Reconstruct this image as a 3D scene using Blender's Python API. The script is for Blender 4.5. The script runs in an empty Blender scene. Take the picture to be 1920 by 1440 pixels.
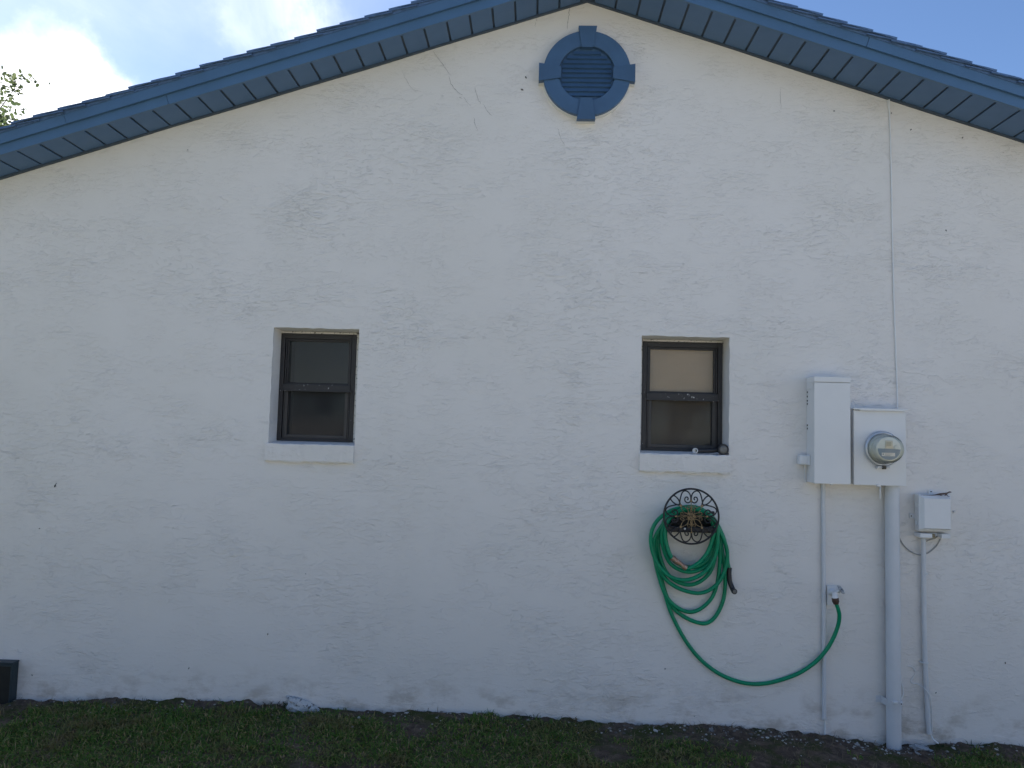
import bpy, bmesh, math, random
import numpy as np
from mathutils import Vector, Matrix, noise as mnoise

random.seed(7)
rng = np.random.default_rng(7)
scene = bpy.context.scene
COL = scene.collection
R = math.radians

# ------------------------------------------------------------------ camera
CAM_D, CAM_H = 4.35528, 1.6
YAW, PITCH, ROLL, FPX = -0.03127, 0.06836, 0.02641, 1429.29
cy, sy, cp, sp = math.cos(YAW), math.sin(YAW), math.cos(PITCH), math.sin(PITCH)
FW = Vector((sy * cp, cy * cp, sp))
R0 = Vector((cy, -sy, 0))
U0 = R0.cross(FW)
RT = R0 * math.cos(ROLL) + U0 * math.sin(ROLL)
UP = U0 * math.cos(ROLL) - R0 * math.sin(ROLL)
CAM_LOC = Vector((0, -CAM_D, CAM_H))
cd = bpy.data.cameras.new('camera')
cam = bpy.data.objects.new('camera', cd)
COL.objects.link(cam)
cam.matrix_world = Matrix(((RT.x, UP.x, -FW.x, 0), (RT.y, UP.y, -FW.y, -CAM_D),
                           (RT.z, UP.z, -FW.z, CAM_H), (0, 0, 0, 1)))
cd.sensor_fit = 'HORIZONTAL'
cd.sensor_width = 36.0
cd.lens = FPX / 1920 * 36.0
cd.clip_start = 0.05
cd.clip_end = 2000
scene.camera = cam


def at(px, py, off=0.0):
    """survey: the point seen at photo pixel (px,py) on the plane `off` metres in front of the wall face"""
    d = FW + RT * ((px - 960) / FPX) - UP * ((py - 720) / FPX)
    t = (-off + CAM_D) / d.y
    return CAM_LOC + d * t


# ------------------------------------------------------------------ light
SUN_EL, SUN_AZ = 45.0, -51.0          # behind the house, to the left
w = bpy.data.worlds.new('World')
scene.world = w
w.use_nodes = True
nt = w.node_tree
nt.nodes.clear()


def nn(t, ty, **kw):
    n = t.nodes.new(ty)
    for k, v in kw.items():
        if k.startswith('i_'):
            n.inputs[k[2:].replace('_', ' ')].default_value = v
        else:
            setattr(n, k, v)
    return n


out = nn(nt, 'ShaderNodeOutputWorld')
bg = nn(nt, 'ShaderNodeBackground')
bg.inputs['Strength'].default_value = 0.066
sky = nn(nt, 'ShaderNodeTexSky')
sky.sky_type = 'NISHITA'
sky.sun_disc = False
sky.sun_elevation = R(SUN_EL)
sky.altitude = 0
sky.sun_rotation = R(SUN_AZ)
sky.air_density = 0.8
sky.dust_density = 0.25
sky.ozone_density = 5.0
tc = nn(nt, 'ShaderNodeTexCoord')
L = nt.links.new


def wmath(op, a, b=None, clamp=False):
    n = nn(nt, 'ShaderNodeMath', operation=op)
    n.use_clamp = clamp
    for i, v in enumerate((a, b)):
        if v is None:
            continue
        if isinstance(v, (int, float)):
            n.inputs[i].default_value = v
        else:
            L(v, n.inputs[i])
    return n.outputs[0]


# clouds: high thin streaks everywhere plus a puffy bank low in the north-west
sep = nn(nt, 'ShaderNodeSeparateXYZ')
L(tc.outputs['Generated'], sep.inputs[0])
zc = wmath('MAXIMUM', sep.outputs[2], 0.06)
comb = nn(nt, 'ShaderNodeCombineXYZ')
L(wmath('DIVIDE', sep.outputs[0], zc), comb.inputs[0])
L(wmath('DIVIDE', sep.outputs[1], zc), comb.inputs[1])
mp = nn(nt, 'ShaderNodeMapping')
mp.inputs['Rotation'].default_value = (0, 0, R(25))
mp.inputs['Scale'].default_value = (1.6, 0.55, 1)
mp.inputs['Location'].default_value = (3.9, 1.7, 0)
L(comb.outputs[0], mp.inputs[0])
n1 = nn(nt, 'ShaderNodeTexNoise')
n1.inputs['Scale'].default_value = 1.1
n1.inputs['Detail'].default_value = 8
n1.inputs['Roughness'].default_value = 0.58
n1.inputs['Distortion'].default_value = 0.5
L(mp.outputs[0], n1.inputs['Vector'])
n2 = nn(nt, 'ShaderNodeTexNoise')
n2.inputs['Scale'].default_value = 3.2
n2.inputs['Detail'].default_value = 9
n2.inputs['Roughness'].default_value = 0.55
L(tc.outputs['Generated'], n2.inputs['Vector'])


# ragged cloud outlines: warp the direction before measuring distance to a cloud's middle
wn = nn(nt, 'ShaderNodeTexNoise')
wn.inputs['Scale'].default_value = 5.5
wn.inputs['Detail'].default_value = 7
wn.inputs['Roughness'].default_value = 0.6
L(tc.outputs['Generated'], wn.inputs['Vector'])
ws = nn(nt, 'ShaderNodeVectorMath', operation='SUBTRACT')
L(wn.outputs['Color'], ws.inputs[0])
ws.inputs[1].default_value = (0.5, 0.5, 0.5)
wm = nn(nt, 'ShaderNodeVectorMath', operation='MULTIPLY_ADD')
L(ws.outputs[0], wm.inputs[0])
wm.inputs[1].default_value = (0.34, 0.34, 0.22)
L(tc.outputs['Generated'], wm.inputs[2])
wnrm = nn(nt, 'ShaderNodeVectorMath', operation='NORMALIZE')
L(wm.outputs[0], wnrm.inputs[0])
warp_out = wnrm.outputs[0]


def blob(direction, inner, outer):
    dn = nn(nt, 'ShaderNodeVectorMath', operation='DOT_PRODUCT')
    dn.inputs[1].default_value = Vector(direction).normalized()
    L(warp_out, dn.inputs[0])
    mr = nn(nt, 'ShaderNodeMapRange')
    mr.interpolation_type = 'SMOOTHSTEP'
    mr.inputs['From Min'].default_value = math.cos(R(outer))
    mr.inputs['From Max'].default_value = math.cos(R(inner))
    L(dn.outputs['Value'], mr.inputs['Value'])
    return mr.outputs[0]


bank = wmath('MULTIPLY', blob((-0.545, 0.768, 0.325), 0, 7.5), 0.30)
puff = wmath('ADD', n2.outputs[0], bank)
puff_r = nn(nt, 'ShaderNodeMapRange')
puff_r.interpolation_type = 'SMOOTHSTEP'
puff_r.inputs['From Min'].default_value = 0.60
puff_r.inputs['From Max'].default_value = 1.02
L(puff, puff_r.inputs['Value'])
cir = nn(nt, 'ShaderNodeMapRange')
cir.interpolation_type = 'SMOOTHSTEP'
cir.inputs['From Min'].default_value = 0.53
cir.inputs['From Max'].default_value = 1.12
L(wmath('ADD', n1.outputs[0], wmath('MULTIPLY', blob((-0.318, 0.822, 0.472), 0, 4.6), 0.18)), cir.inputs['Value'])
cov = wmath('MAXIMUM', puff_r.outputs[0], wmath('MULTIPLY', cir.outputs[0], 0.8), clamp=True)
# thin ice veil round the sun
SUNV = (math.sin(R(SUN_AZ)) * math.cos(R(SUN_EL)), math.cos(R(SUN_AZ)) * math.cos(R(SUN_EL)), math.sin(R(SUN_EL)))
veil = wmath('MULTIPLY', blob(SUNV, 8, 44), wmath('ADD', wmath('MULTIPLY', n1.outputs[0], 0.30), 0.02))
cov = wmath('MAXIMUM', cov, wmath('ADD', veil, wmath('MULTIPLY', cov, 0.55)), clamp=True)
mixc = nn(nt, 'ShaderNodeMix', data_type='RGBA')
L(cov, mixc.inputs['Factor'])
L(sky.outputs[0], mixc.inputs['A'])
mixc.inputs['B'].default_value = (11.5, 11.4, 11.3, 1)
L(mixc.outputs['Result'], bg.inputs['Color'])
L(bg.outputs[0], out.inputs[0])

sl = bpy.data.lights.new('sun', 'SUN')
sl.energy = 5.0
sl.angle = R(0.53)
sl.color = (1.0, 0.965, 0.925)
sun = bpy.data.objects.new('sun', sl)
COL.objects.link(sun)
sdir = Vector((math.sin(R(SUN_AZ)) * math.cos(R(SUN_EL)), math.cos(R(SUN_AZ)) * math.cos(R(SUN_EL)), math.sin(R(SUN_EL))))
sun.rotation_euler = sdir.to_track_quat('Z', 'Y').to_euler()
sun.location = (-20, 20, 20)

vs = scene.view_settings
vs.view_transform = 'Standard'
vs.look = 'None'
vs.gamma = 1
vs.use_curve_mapping = False
vs.exposure = 1.58


# ------------------------------------------------------------------ materials
def mat(name, col, rough=0.6, metal=0.0, var=0.0, vscale=6.0, bump=0.0, bscale=200.0, wear=None,
        wear_col=(0.75, 0.74, 0.72), wear_scale=60.0, spec=0.5, col2=None):
    m = bpy.data.materials.new(name)
    m.use_nodes = True
    t = m.node_tree
    b = t.nodes['Principled BSDF']
    b.inputs['Roughness'].default_value = rough
    b.inputs['Metallic'].default_value = metal
    b.inputs['Specular IOR Level'].default_value = spec
    c = (*col, 1)
    b.inputs['Base Color'].default_value = c
    tcn = nn(t, 'ShaderNodeTexCoord')
    src = None
    if var > 0 or col2:
        n = nn(t, 'ShaderNodeTexNoise')
        n.inputs['Scale'].default_value = vscale
        n.inputs['Detail'].default_value = 6
        n.inputs['Roughness'].default_value = 0.6
        t.links.new(tcn.outputs['Object'], n.inputs['Vector'])
        r = nn(t, 'ShaderNodeValToRGB')
        r.color_ramp.elements[0].position = 0.3
        r.color_ramp.elements[1].position = 0.7
        lo = col2 if col2 else tuple(x * (1 - var) for x in col)
        hi = col if col2 else tuple(min(1, x * (1 + var)) for x in col)
        r.color_ramp.elements[0].color = (*lo, 1)
        r.color_ramp.elements[1].color = (*hi, 1)
        t.links.new(n.outputs[0], r.inputs[0])
        src = r.outputs[0]
    if wear is not None:
        n = nn(t, 'ShaderNodeTexNoise')
        n.inputs['Scale'].default_value = wear_scale
        n.inputs['Detail'].default_value = 5
        n.inputs['Roughness'].default_value = 0.7
        t.links.new(tcn.outputs['Object'], n.inputs['Vector'])
        mr = nn(t, 'ShaderNodeMapRange')
        mr.inputs['From Min'].default_value = wear
        mr.inputs['From Max'].default_value = wear + 0.02
        t.links.new(n.outputs[0], mr.inputs['Value'])
        mx = nn(t, 'ShaderNodeMix', data_type='RGBA')
        t.links.new(mr.outputs[0], mx.inputs['Factor'])
        mx.inputs['A'].default_value = c
        if src:
            t.links.new(src, mx.inputs['A'])
        mx.inputs['B'].default_value = (*wear_col, 1)
        src = mx.outputs['Result']
    if src:
        t.links.new(src, b.inputs['Base Color'])
    if bump > 0:
        n = nn(t, 'ShaderNodeTexNoise')
        n.inputs['Scale'].default_value = bscale
        n.inputs['Detail'].default_value = 4
        t.links.new(tcn.outputs['Object'], n.inputs['Vector'])
        bp = nn(t, 'ShaderNodeBump')
        bp.inputs['Distance'].default_value = bump
        bp.inputs['Strength'].default_value = 1.0
        t.links.new(n.outputs[0], bp.inputs['Height'])
        t.links.new(bp.outputs[0], b.inputs['Normal'])
    return m


def stucco(name, col=(0.815, 0.778, 0.742), dirt=True):
    """skip-trowelled plaster: broken, mostly level trowel ridges in patches, fine sand grain, splash dirt at the foot"""
    m = bpy.data.materials.new(name)
    m.use_nodes = True
    t = m.node_tree
    b = t.nodes['Principled BSDF']
    b.inputs['Roughness'].default_value = 0.75
    b.inputs['Specular IOR Level'].default_value = 0.25
    tcn = nn(t, 'ShaderNodeNewGeometry')
    K = t.links.new

    def M(op, a, c=None, clamp=False):
        n = nn(t, 'ShaderNodeMath', operation=op)
        n.use_clamp = clamp
        for i, v in enumerate((a, c)):
            if v is None:
                continue
            if isinstance(v, (int, float)):
                n.inputs[i].default_value = v
            else:
                K(v, n.inputs[i])
        return n.outputs[0]

    def nz(scale, loc=(0, 0, 0), rot=0.0, detail=3, rough=0.5, dist=0.0, base=1.0):
        mpn = nn(t, 'ShaderNodeMapping')
        mpn.inputs['Scale'].default_value = scale
        mpn.inputs['Location'].default_value = loc
        mpn.inputs['Rotation'].default_value = (0, rot, 0)
        K(tcn.outputs['Position'], mpn.inputs[0])
        n = nn(t, 'ShaderNodeTexNoise')
        n.inputs['Scale'].default_value = base
        n.inputs['Detail'].default_value = detail
        n.inputs['Roughness'].default_value = rough
        n.inputs['Distortion'].default_value = dist
        K(mpn.outputs[0], n.inputs['Vector'])
        return n.outputs[0]

    def ramp(v, a, c):
        r = nn(t, 'ShaderNodeMapRange')
        r.interpolation_type = 'SMOOTHSTEP'
        r.inputs['From Min'].default_value = a
        r.inputs['From Max'].default_value = c
        K(v, r.inputs['Value'])
        return r.outputs[0]

    patch1 = ramp(nz((3.4, 3.4, 5.2), (3, 0, 1), R(-6), detail=4, rough=0.62), 0.36, 0.66)
    patch2 = ramp(nz((2.6, 2.6, 3.8), (9, 4, 2), R(10), detail=4, rough=0.65), 0.50, 0.60)
    patch3 = ramp(nz((1.3, 1.3, 1.7), (6, 2, 8), detail=3, rough=0.6), 0.40, 0.62)
    fine = ramp(nz((24, 24, 66), (0, 0, 0), R(9), 3, 0.55, 0.7), 0.53, 0.585)
    fine2 = ramp(nz((17, 17, 48), (4, 0, 9), R(-13), 3, 0.55, 0.8), 0.55, 0.595)
    ridg = ramp(nz((8.5, 8.5, 24), (5, 2, 7), R(-10), 4, 0.55, 1.0), 0.50, 0.520)
    swirl = ramp(nz((4.2, 4.2, 6.5), (2, 7, 1), R(20), 4, 0.6, 1.8), 0.505, 0.516)
    h = M('MULTIPLY', M('MULTIPLY', fine, patch1), 0.62)
    h = M('ADD', h, M('MULTIPLY', M('MULTIPLY', fine2, patch3), 0.62))
    h = M('ADD', h, M('MULTIPLY', M('MULTIPLY', ridg, patch2), 0.62))
    h = M('ADD', h, M('MULTIPLY', M('MULTIPLY', swirl, M('MULTIPLY', patch2, patch3)), 0.6))
    grain = nz((130, 130, 190), detail=3, rough=0.6)
    h = M('ADD', h, M('MULTIPLY', grain, 0.10))
    undul = nz((2.3, 2.3, 2.3), (1, 1, 5), detail=2)
    h = M('ADD', h, M('MULTIPLY', undul, 0.5))
    bp = nn(t, 'ShaderNodeBump')
    bp.inputs['Distance'].default_value = 0.0023
    bp.inputs['Strength'].default_value = 1.0
    K(h, bp.inputs['Height'])
    K(bp.outputs[0], b.inputs['Normal'])
    # colour: faint blotches, splash-back dirt above the soil
    bl = nz((0.9, 0.9, 0.9), (4, 4, 4), detail=5, rough=0.6)
    rr = nn(t, 'ShaderNodeValToRGB')
    rr.color_ramp.elements[0].position = 0.35
    rr.color_ramp.elements[1].position = 0.65
    rr.color_ramp.elements[0].color = (col[0] * 0.955, col[1] * 0.955, col[2] * 0.94, 1)
    rr.color_ramp.elements[1].color = (*col, 1)
    K(bl, rr.inputs[0])
    src = rr.outputs[0]
    if dirt:
        sx = nn(t, 'ShaderNodeSeparateXYZ')
        K(tcn.outputs['Position'], sx.inputs[0])
        dn = nz((5, 5, 9), (7, 1, 3), detail=6, rough=0.65)
        hgt = M('SUBTRACT', 0.30, sx.outputs[2])
        msk = M('MULTIPLY', M('MULTIPLY', hgt, 3.0, True), ramp(dn, 0.46, 0.66), True)
        mx = nn(t, 'ShaderNodeMix', data_type='RGBA')
        K(M('MULTIPLY', msk, 0.75), mx.inputs['Factor'])
        K(src, mx.inputs['A'])
        mx.inputs['B'].default_value = (0.33, 0.27, 0.20, 1)
        src = mx.outputs['Result']
    K(src, b.inputs['Base Color'])
    return m


def glass(name, tint=(0.90, 0.91, 0.90), rough=0.02, ior=1.5):
    m = bpy.data.materials.new(name)
    m.use_nodes = True
    t = m.node_tree
    t.nodes.clear()
    o = nn(t, 'ShaderNodeOutputMaterial')
    tr = nn(t, 'ShaderNodeBsdfTransparent')
    tr.inputs[0].default_value = (*tint, 1)
    gl = nn(t, 'ShaderNodeBsdfGlossy')
    gl.inputs['Roughness'].default_value = rough
    gl.inputs['Color'].default_value = (1, 1, 1, 1)
    fr = nn(t, 'ShaderNodeFresnel')
    fr.inputs[0].default_value = ior
    mx = nn(t, 'ShaderNodeMixShader')
    t.links.new(fr.outputs[0], mx.inputs[0])
    t.links.new(tr.outputs[0], mx.inputs[1])
    t.links.new(gl.outputs[0], mx.inputs[2])
    t.links.new(mx.outputs[0], o.inputs[0])
    return m


def screen_mat(name, open_=0.4):
    m = bpy.data.materials.new(name)
    m.use_nodes = True
    t = m.node_tree
    t.nodes.clear()
    o = nn(t, 'ShaderNodeOutputMaterial')
    tr = nn(t, 'ShaderNodeBsdfTransparent')
    df = nn(t, 'ShaderNodeBsdfDiffuse')
    df.inputs[0].default_value = (0.05, 0.05, 0.053, 1)
    mx = nn(t, 'ShaderNodeMixShader')
    mx.inputs[0].default_value = 1 - open_
    t.links.new(tr.outputs[0], mx.inputs[1])
    t.links.new(df.outputs[0], mx.inputs[2])
    t.links.new(mx.outputs[0], o.inputs[0])
    return m


def island_mat(name, cols, rough=0.6, transl=0.0):
    m = bpy.data.materials.new(name)
    m.use_nodes = True
    t = m.node_tree
    b = t.nodes['Principled BSDF']
    b.inputs['Roughness'].default_value = rough
    b.inputs['Specular IOR Level'].default_value = 0.3
    g = nn(t, 'ShaderNodeNewGeometry')
    r = nn(t, 'ShaderNodeValToRGB')
    r.color_ramp.interpolation = 'LINEAR'
    while len(r.color_ramp.elements) < len(cols):
        r.color_ramp.elements.new(0.5)
    for e, (p, c) in zip(r.color_ramp.elements, cols):
        e.position = p
        e.color = (*c, 1)
    t.links.new(g.outputs['Random Per Island'], r.inputs[0])
    t.links.new(r.outputs[0], b.inputs['Base Color'])
    if transl > 0:
        tl = nn(t, 'ShaderNodeBsdfTranslucent')
        t.links.new(r.outputs[0], tl.inputs[0])
        mx = nn(t, 'ShaderNodeMixShader')
        mx.inputs[0].default_value = transl
        t.links.new(b.outputs[0], mx.inputs[1])
        t.links.new(tl.outputs[0], mx.inputs[2])
        t.links.new(mx.outputs[0], t.nodes['Material Output'].inputs[0])
    return m


BLUE = (0.070, 0.148, 0.264)
BLUE_VENT = (0.055, 0.118, 0.220)
MW = stucco('white_stucco')
MSILL = stucco('sill_stucco', dirt=False)
MB_ = mat('blue_trim_paint', BLUE, 0.45, var=0.10, vscale=3, bump=0.0006, bscale=60, wear=0.74, wear_scale=35, wear_col=(0.35, 0.42, 0.5))
MVENT = mat('blue_vent_paint', BLUE_VENT, 0.5, var=0.14, vscale=5, bump=0.0006, bscale=60, wear=0.70, wear_scale=30, wear_col=(0.10, 0.16, 0.25))
MSOF = mat('blue_vinyl_soffit', (0.078, 0.155, 0.29), 0.55, var=0.08, vscale=5)
MSHI = mat('dark_blue_shingle', (0.085, 0.155, 0.29), 0.85, var=0.22, vscale=40, bump=0.002, bscale=300)
MJ = mat('soffit_channel', (0.05, 0.075, 0.11), 0.6)
MBZ = mat('bronze_aluminium', (0.026, 0.023, 0.024), 0.45, var=0.2, vscale=20, wear=0.70, wear_scale=70)
MBZW = mat('bronze_chipped', (0.026, 0.024, 0.026), 0.45, wear=0.635, wear_scale=75)
MFLK = mat('flaking_white_paint', (0.66, 0.63, 0.58), 0.7, wear=0.585, wear_scale=65, wear_col=(0.035, 0.03, 0.03), bump=0.003, bscale=60)
MBZL = mat('sash_bronze', (0.052, 0.046, 0.043), 0.45, var=0.2, vscale=15)
MGL = glass('window_glass', rough=0.32)
MGLL = glass('lower_window_glass', rough=0.07, ior=1.62)
MSC = screen_mat('insect_screen', 0.42)
MBLIND = mat('tan_blind', (0.62, 0.46, 0.33), 0.8, var=0.06, vscale=4)
MROOM = mat('room_paint', (0.35, 0.36, 0.38), 0.9)
MPNT = mat('white_painted_metal', (0.76, 0.755, 0.745), 0.42, var=0.025, vscale=5, bump=0.0004, bscale=40)
MPLA = mat('white_plastic', (0.74, 0.745, 0.75), 0.4, var=0.03, vscale=8)
MPVC = mat('painted_pvc', (0.64, 0.65, 0.665), 0.45, var=0.05, vscale=6, bump=0.0006, bscale=50)
MDARK = mat('dark_gap', (0.02, 0.02, 0.022), 0.7)
MHOSE = mat('green_hose_rubber', (0.002, 0.250, 0.120), 0.38, var=0.10, vscale=12, bump=0.0003, bscale=90, spec=0.3)
MIRON = mat('black_iron', (0.014, 0.014, 0.017), 0.5, var=0.3, vscale=40)
MGOLD = mat('antique_bronze', (0.30, 0.215, 0.115), 0.42, metal=0.5, wear=0.54, wear_scale=120, wear_col=(0.03, 0.025, 0.02))
MBRS = mat('worn_brass', (0.42, 0.25, 0.17), 0.4, metal=0.7, wear=0.57, wear_scale=110, wear_col=(0.62, 0.58, 0.52))
MBLK = mat('black_rubber', (0.018, 0.018, 0.021), 0.5, var=0.3, vscale=30)
MGRY = mat('grey_plastic_face', (0.17, 0.165, 0.15), 0.5, var=0.3, vscale=60)
MGALV = mat('galvanised_ring', (0.55, 0.57, 0.6), 0.35, metal=0.55)
MMET = mat('meter_housing', (0.76, 0.75, 0.67), 0.5)
MLCD = mat('meter_lcd', (0.66, 0.60, 0.46), 0.4)
MPLT = mat('meter_nameplate', (0.20, 0.27, 0.34), 0.4)
MLAB = mat('meter_label', (0.78, 0.76, 0.72), 0.5)
MDOME = glass('meter_cover', (0.975, 0.98, 0.96), 0.06, 1.35)
MBIN = mat('dark_green_plastic', (0.022, 0.038, 0.045), 0.5, var=0.2, vscale=9)
MBIN2 = mat('brown_black_panel', (0.013, 0.013, 0.010), 0.7, var=0.3, vscale=14)
MCRK = mat('crack_grey', (0.20, 0.19, 0.18), 0.9)
MCAB = mat('white_cable', (0.80, 0.80, 0.79), 0.5)
MCABG = mat('grey_cable', (0.34, 0.34, 0.33), 0.5)
MBUG = mat('insect_black', (0.018, 0.016, 0.014), 0.6)
MLIZ = mat('brown_lizard_skin', (0.13, 0.085, 0.065), 0.6, var=0.4, vscale=120)
MBRN = mat('brown_collar', (0.075, 0.04, 0.03), 0.5)
MSEAL = mat('seal_dark', (0.05, 0.045, 0.035), 0.5)


# ------------------------------------------------------------------ mesh helpers
class MB:
    def __init__(s):
        s.v, s.f, s.sm = [], [], []

    def add(s, vs, fs, smooth=False):
        o = len(s.v)
        s.v += [Vector(p) for p in vs]
        s.f += [tuple(i + o for i in f) for f in fs]
        s.sm += [smooth] * len(fs)
        return s

    def box(s, x0, x1, y0, y1, z0, z1, bev=0.0, M=None):
        bm = bmesh.new()
        bmesh.ops.create_cube(bm, size=1)
        for v in bm.verts:
            v.co = Vector(((x0 + x1) / 2 + v.co.x * (x1 - x0), (y0 + y1) / 2 + v.co.y * (y1 - y0), (z0 + z1) / 2 + v.co.z * (z1 - z0)))
        if bev > 0:
            bmesh.ops.bevel(bm, geom=bm.edges[:] + bm.verts[:], offset=bev, segments=2, affect='EDGES', profile=0.6)
        s.frombm(bm, M)
        return s

    def frombm(s, bm, M=None, smooth=False):
        bm.verts.index_update()
        vs = [(M @ v.co) if M else v.co.copy() for v in bm.verts]
        s.add(vs, [[v.index for v in f.verts] for f in bm.faces], smooth)
        bm.free()

    def prism(s, poly, y0, y1):
        """poly in (x,z), anticlockwise seen from -y ; extruded from y0 (front) to y1"""
        n = len(poly)
        vs = [(p[0], y0, p[1]) for p in poly] + [(p[0], y1, p[1]) for p in poly]
        fs = [tuple(range(n)), tuple(range(2 * n - 1, n - 1, -1))]
        for i in range(n):
            j = (i + 1) % n
            fs.append((i, i + n, j + n, j))
        return s.add(vs, fs)

    def tube(s, pts, r, n=10, closed=False, caps=True, smooth=True):
        pts = [Vector(p) for p in pts]
        N = len(pts)
        rad = r if isinstance(r, (list, tuple)) else [r] * N
        tang = []
        for i in range(N):
            a = pts[(i - 1) % N] if (closed or i > 0) else pts[0]
            b = pts[(i + 1) % N] if (closed or i < N - 1) else pts[-1]
            d = b - a
            tang.append(d.normalized() if d.length > 1e-9 else Vector((0, 0, 1)))
        ref = Vector((0, 1, 0)) if abs(tang[0].y) < 0.9 else Vector((1, 0, 0))
        u = (ref - tang[0] * ref.dot(tang[0])).normalized()
        vs = []
        for i in range(N):
            u = (u - tang[i] * u.dot(tang[i])).normalized()
            q = tang[i].cross(u)
            for k in range(n):
                a = 2 * math.pi * k / n
                vs.append(pts[i] + (u * math.cos(a) + q * math.sin(a)) * rad[i])
        fs = []
        for i in range(N if closed else N - 1):
            j = (i + 1) % N
            for k in range(n):
                l = (k + 1) % n
                fs.append((i * n + k, i * n + l, j * n + l, j * n + k))
        s.add(vs, fs, smooth)
        if caps and not closed:
            s.add(vs[:n], [tuple(reversed(range(n)))])
            s.add(vs[-n:], [tuple(range(n))])
        return s

    def lathe(s, origin, axis, prof, n=32, smooth=True, caps=True):
        """prof: list of (distance along axis, radius)"""
        axis = Vector(axis).normalized()
        origin = Vector(origin)
        u = axis.orthogonal().normalized()
        q = axis.cross(u)
        vs, fs = [], []
        for d, r in prof:
            for k in range(n):
                a = 2 * math.pi * k / n
                vs.append(origin + axis * d + (u * math.cos(a) + q * math.sin(a)) * r)
        for i in range(len(prof) - 1):
            for k in range(n):
                l = (k + 1) % n
                fs.append((i * n + k, i * n + l, (i + 1) * n + l, (i + 1) * n + k))
        s.add(vs, fs, smooth)
        if caps:
            s.add(vs[:n], [tuple(reversed(range(n)))])
            s.add(vs[-n:], [tuple(range(n))])
        return s

    def mesh(s, name, m, org=Vector((0, 0, 0))):
        me = bpy.data.meshes.new(name)
        me.from_pydata([tuple(p - org) for p in s.v], [], s.f)
        me.polygons.foreach_set('use_smooth', s.sm)
        me.materials.append(m)
        me.update()
        return me


def origin_of(o):
    v = Vector((0, 0, 0))
    while o:
        v += o.location
        o = o.parent
    return v


def thing(name, label, cat, loc, group=None):
    o = bpy.data.objects.new(name, None)
    o.empty_display_size = 0.05
    COL.objects.link(o)
    o.location = loc
    o['label'] = label
    o['category'] = cat
    if group:
        o['group'] = group
    return o


def part(name, mb, m, parent, label=None):
    me = mb.mesh(name, m, origin_of(parent))
    o = bpy.data.objects.new(name, me)
    COL.objects.link(o)
    o.parent = parent
    if label:
        o['label'] = label
    return o


def inst(name, me, parent, loc, rot=None):
    o = bpy.data.objects.new(name, me)
    COL.objects.link(o)
    o.parent = parent
    o.location = Vector(loc) - origin_of(parent)
    if rot is not None:
        o.rotation_euler = rot
    return o


def solo(name, mb, m, loc, label=None, cat=None, group=None, kind=None):
    me = mb.mesh(name, m, Vector(loc))
    o = bpy.data.objects.new(name, me)
    COL.objects.link(o)
    o.location = loc
    for k, v in (('label', label), ('category', cat), ('group', group), ('kind', kind)):
        if v:
            o[k] = v
    return o


def crom(pts, per=8, closed=False):
    pts = [Vector(p) for p in pts]
    N = len(pts)
    res = []
    for i in range(N if closed else N - 1):
        g = (lambda k: pts[k % N]) if closed else (lambda k: pts[max(0, min(N - 1, k))])
        p0, p1, p2, p3 = g(i - 1), g(i), g(i + 1), g(i + 2)
        for j in range(per):
            t = j / per
            res.append(0.5 * ((2 * p1) + (p2 - p0) * t + (2 * p0 - 5 * p1 + 4 * p2 - p3) * t * t + (3 * p1 - p0 - 3 * p2 + p3) * t ** 3))
    if not closed:
        res.append(pts[-1])
    return res


def lerp_profile(x, prof):
    return float(np.interp(x, [p[0] for p in prof], [p[1] for p in prof]))


# ------------------------------------------------------------------ house
XP, ZP, PK = 0.2483, 4.1773, 0.3247          # ridge x, soffit line at ridge, pitch
OV = 0.25                                    # rake overhang
XW0, XW1 = -5.05, 5.55
WIN_W, WZ0, WZ1 = 0.50, 1.5205, 2.1945
WXL, WXR = -1.5294, 0.5991
WREC = 0.15                                  # depth of the window reveal
WT = 0.22


def zs(x):
    return ZP - PK * abs(x - XP)


house = thing('house', 'white stuccoed single-storey house end with blue gable trim and two small windows', 'house', (XP, 0, 0))


def jag(a, b, n, amp, axis):
    """points from a to b (x,z) with small random offsets on `axis` between the ends"""
    pts = []
    for i in range(n + 1):
        t = i / n
        p = [a[0] + (b[0] - a[0]) * t, a[1] + (b[1] - a[1]) * t]
        if 0 < i < n:
            p[axis] += random.uniform(-amp, amp)
        pts.append(tuple(p))
    return pts


wall = MB()
holes = []
for X in (WXL, WXR):
    Lft = jag((X, WZ0), (X, WZ1), 17, 0.0024, 0)
    Top = jag((X, WZ1), (X + WIN_W, WZ1), 13, 0.0024, 1)
    Rgt = jag((X + WIN_W, WZ0), (X + WIN_W, WZ1), 17, 0.0024, 0)
    Bot = jag((X, WZ0), (X + WIN_W, WZ0), 13, 0.002, 1)
    holes.append((Lft, Top, Rgt, Bot))
ZB = -0.35
top = lambda x: (x, zs(x) + 0.03)
(l0, t0, r0, b0), (l1, t1, r1, b1) = holes
polys = [
    [(XW0, ZB), (WXL, ZB)] + l0 + [top(WXL), top(XW0)],
    [(WXL, ZB), (WXL + WIN_W, ZB)] + list(reversed(b0)),
    t0 + [top(WXL + WIN_W), top(WXL)],
    [(WXL + WIN_W, ZB), (WXR, ZB)] + l1 + [top(WXR), top(XP), top(WXL + WIN_W)] + list(reversed(r0)),
    [(WXR, ZB), (WXR + WIN_W, ZB)] + list(reversed(b1)),
    t1 + [top(WXR + WIN_W), top(WXR)],
    [(WXR + WIN_W, ZB), (XW1, ZB), top(XW1), top(WXR + WIN_W)] + list(reversed(r1)),
]
for P in polys:
    n = len(P)
    wall.add([(p[0], 0, p[1]) for p in P], [tuple(range(n))])
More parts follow.
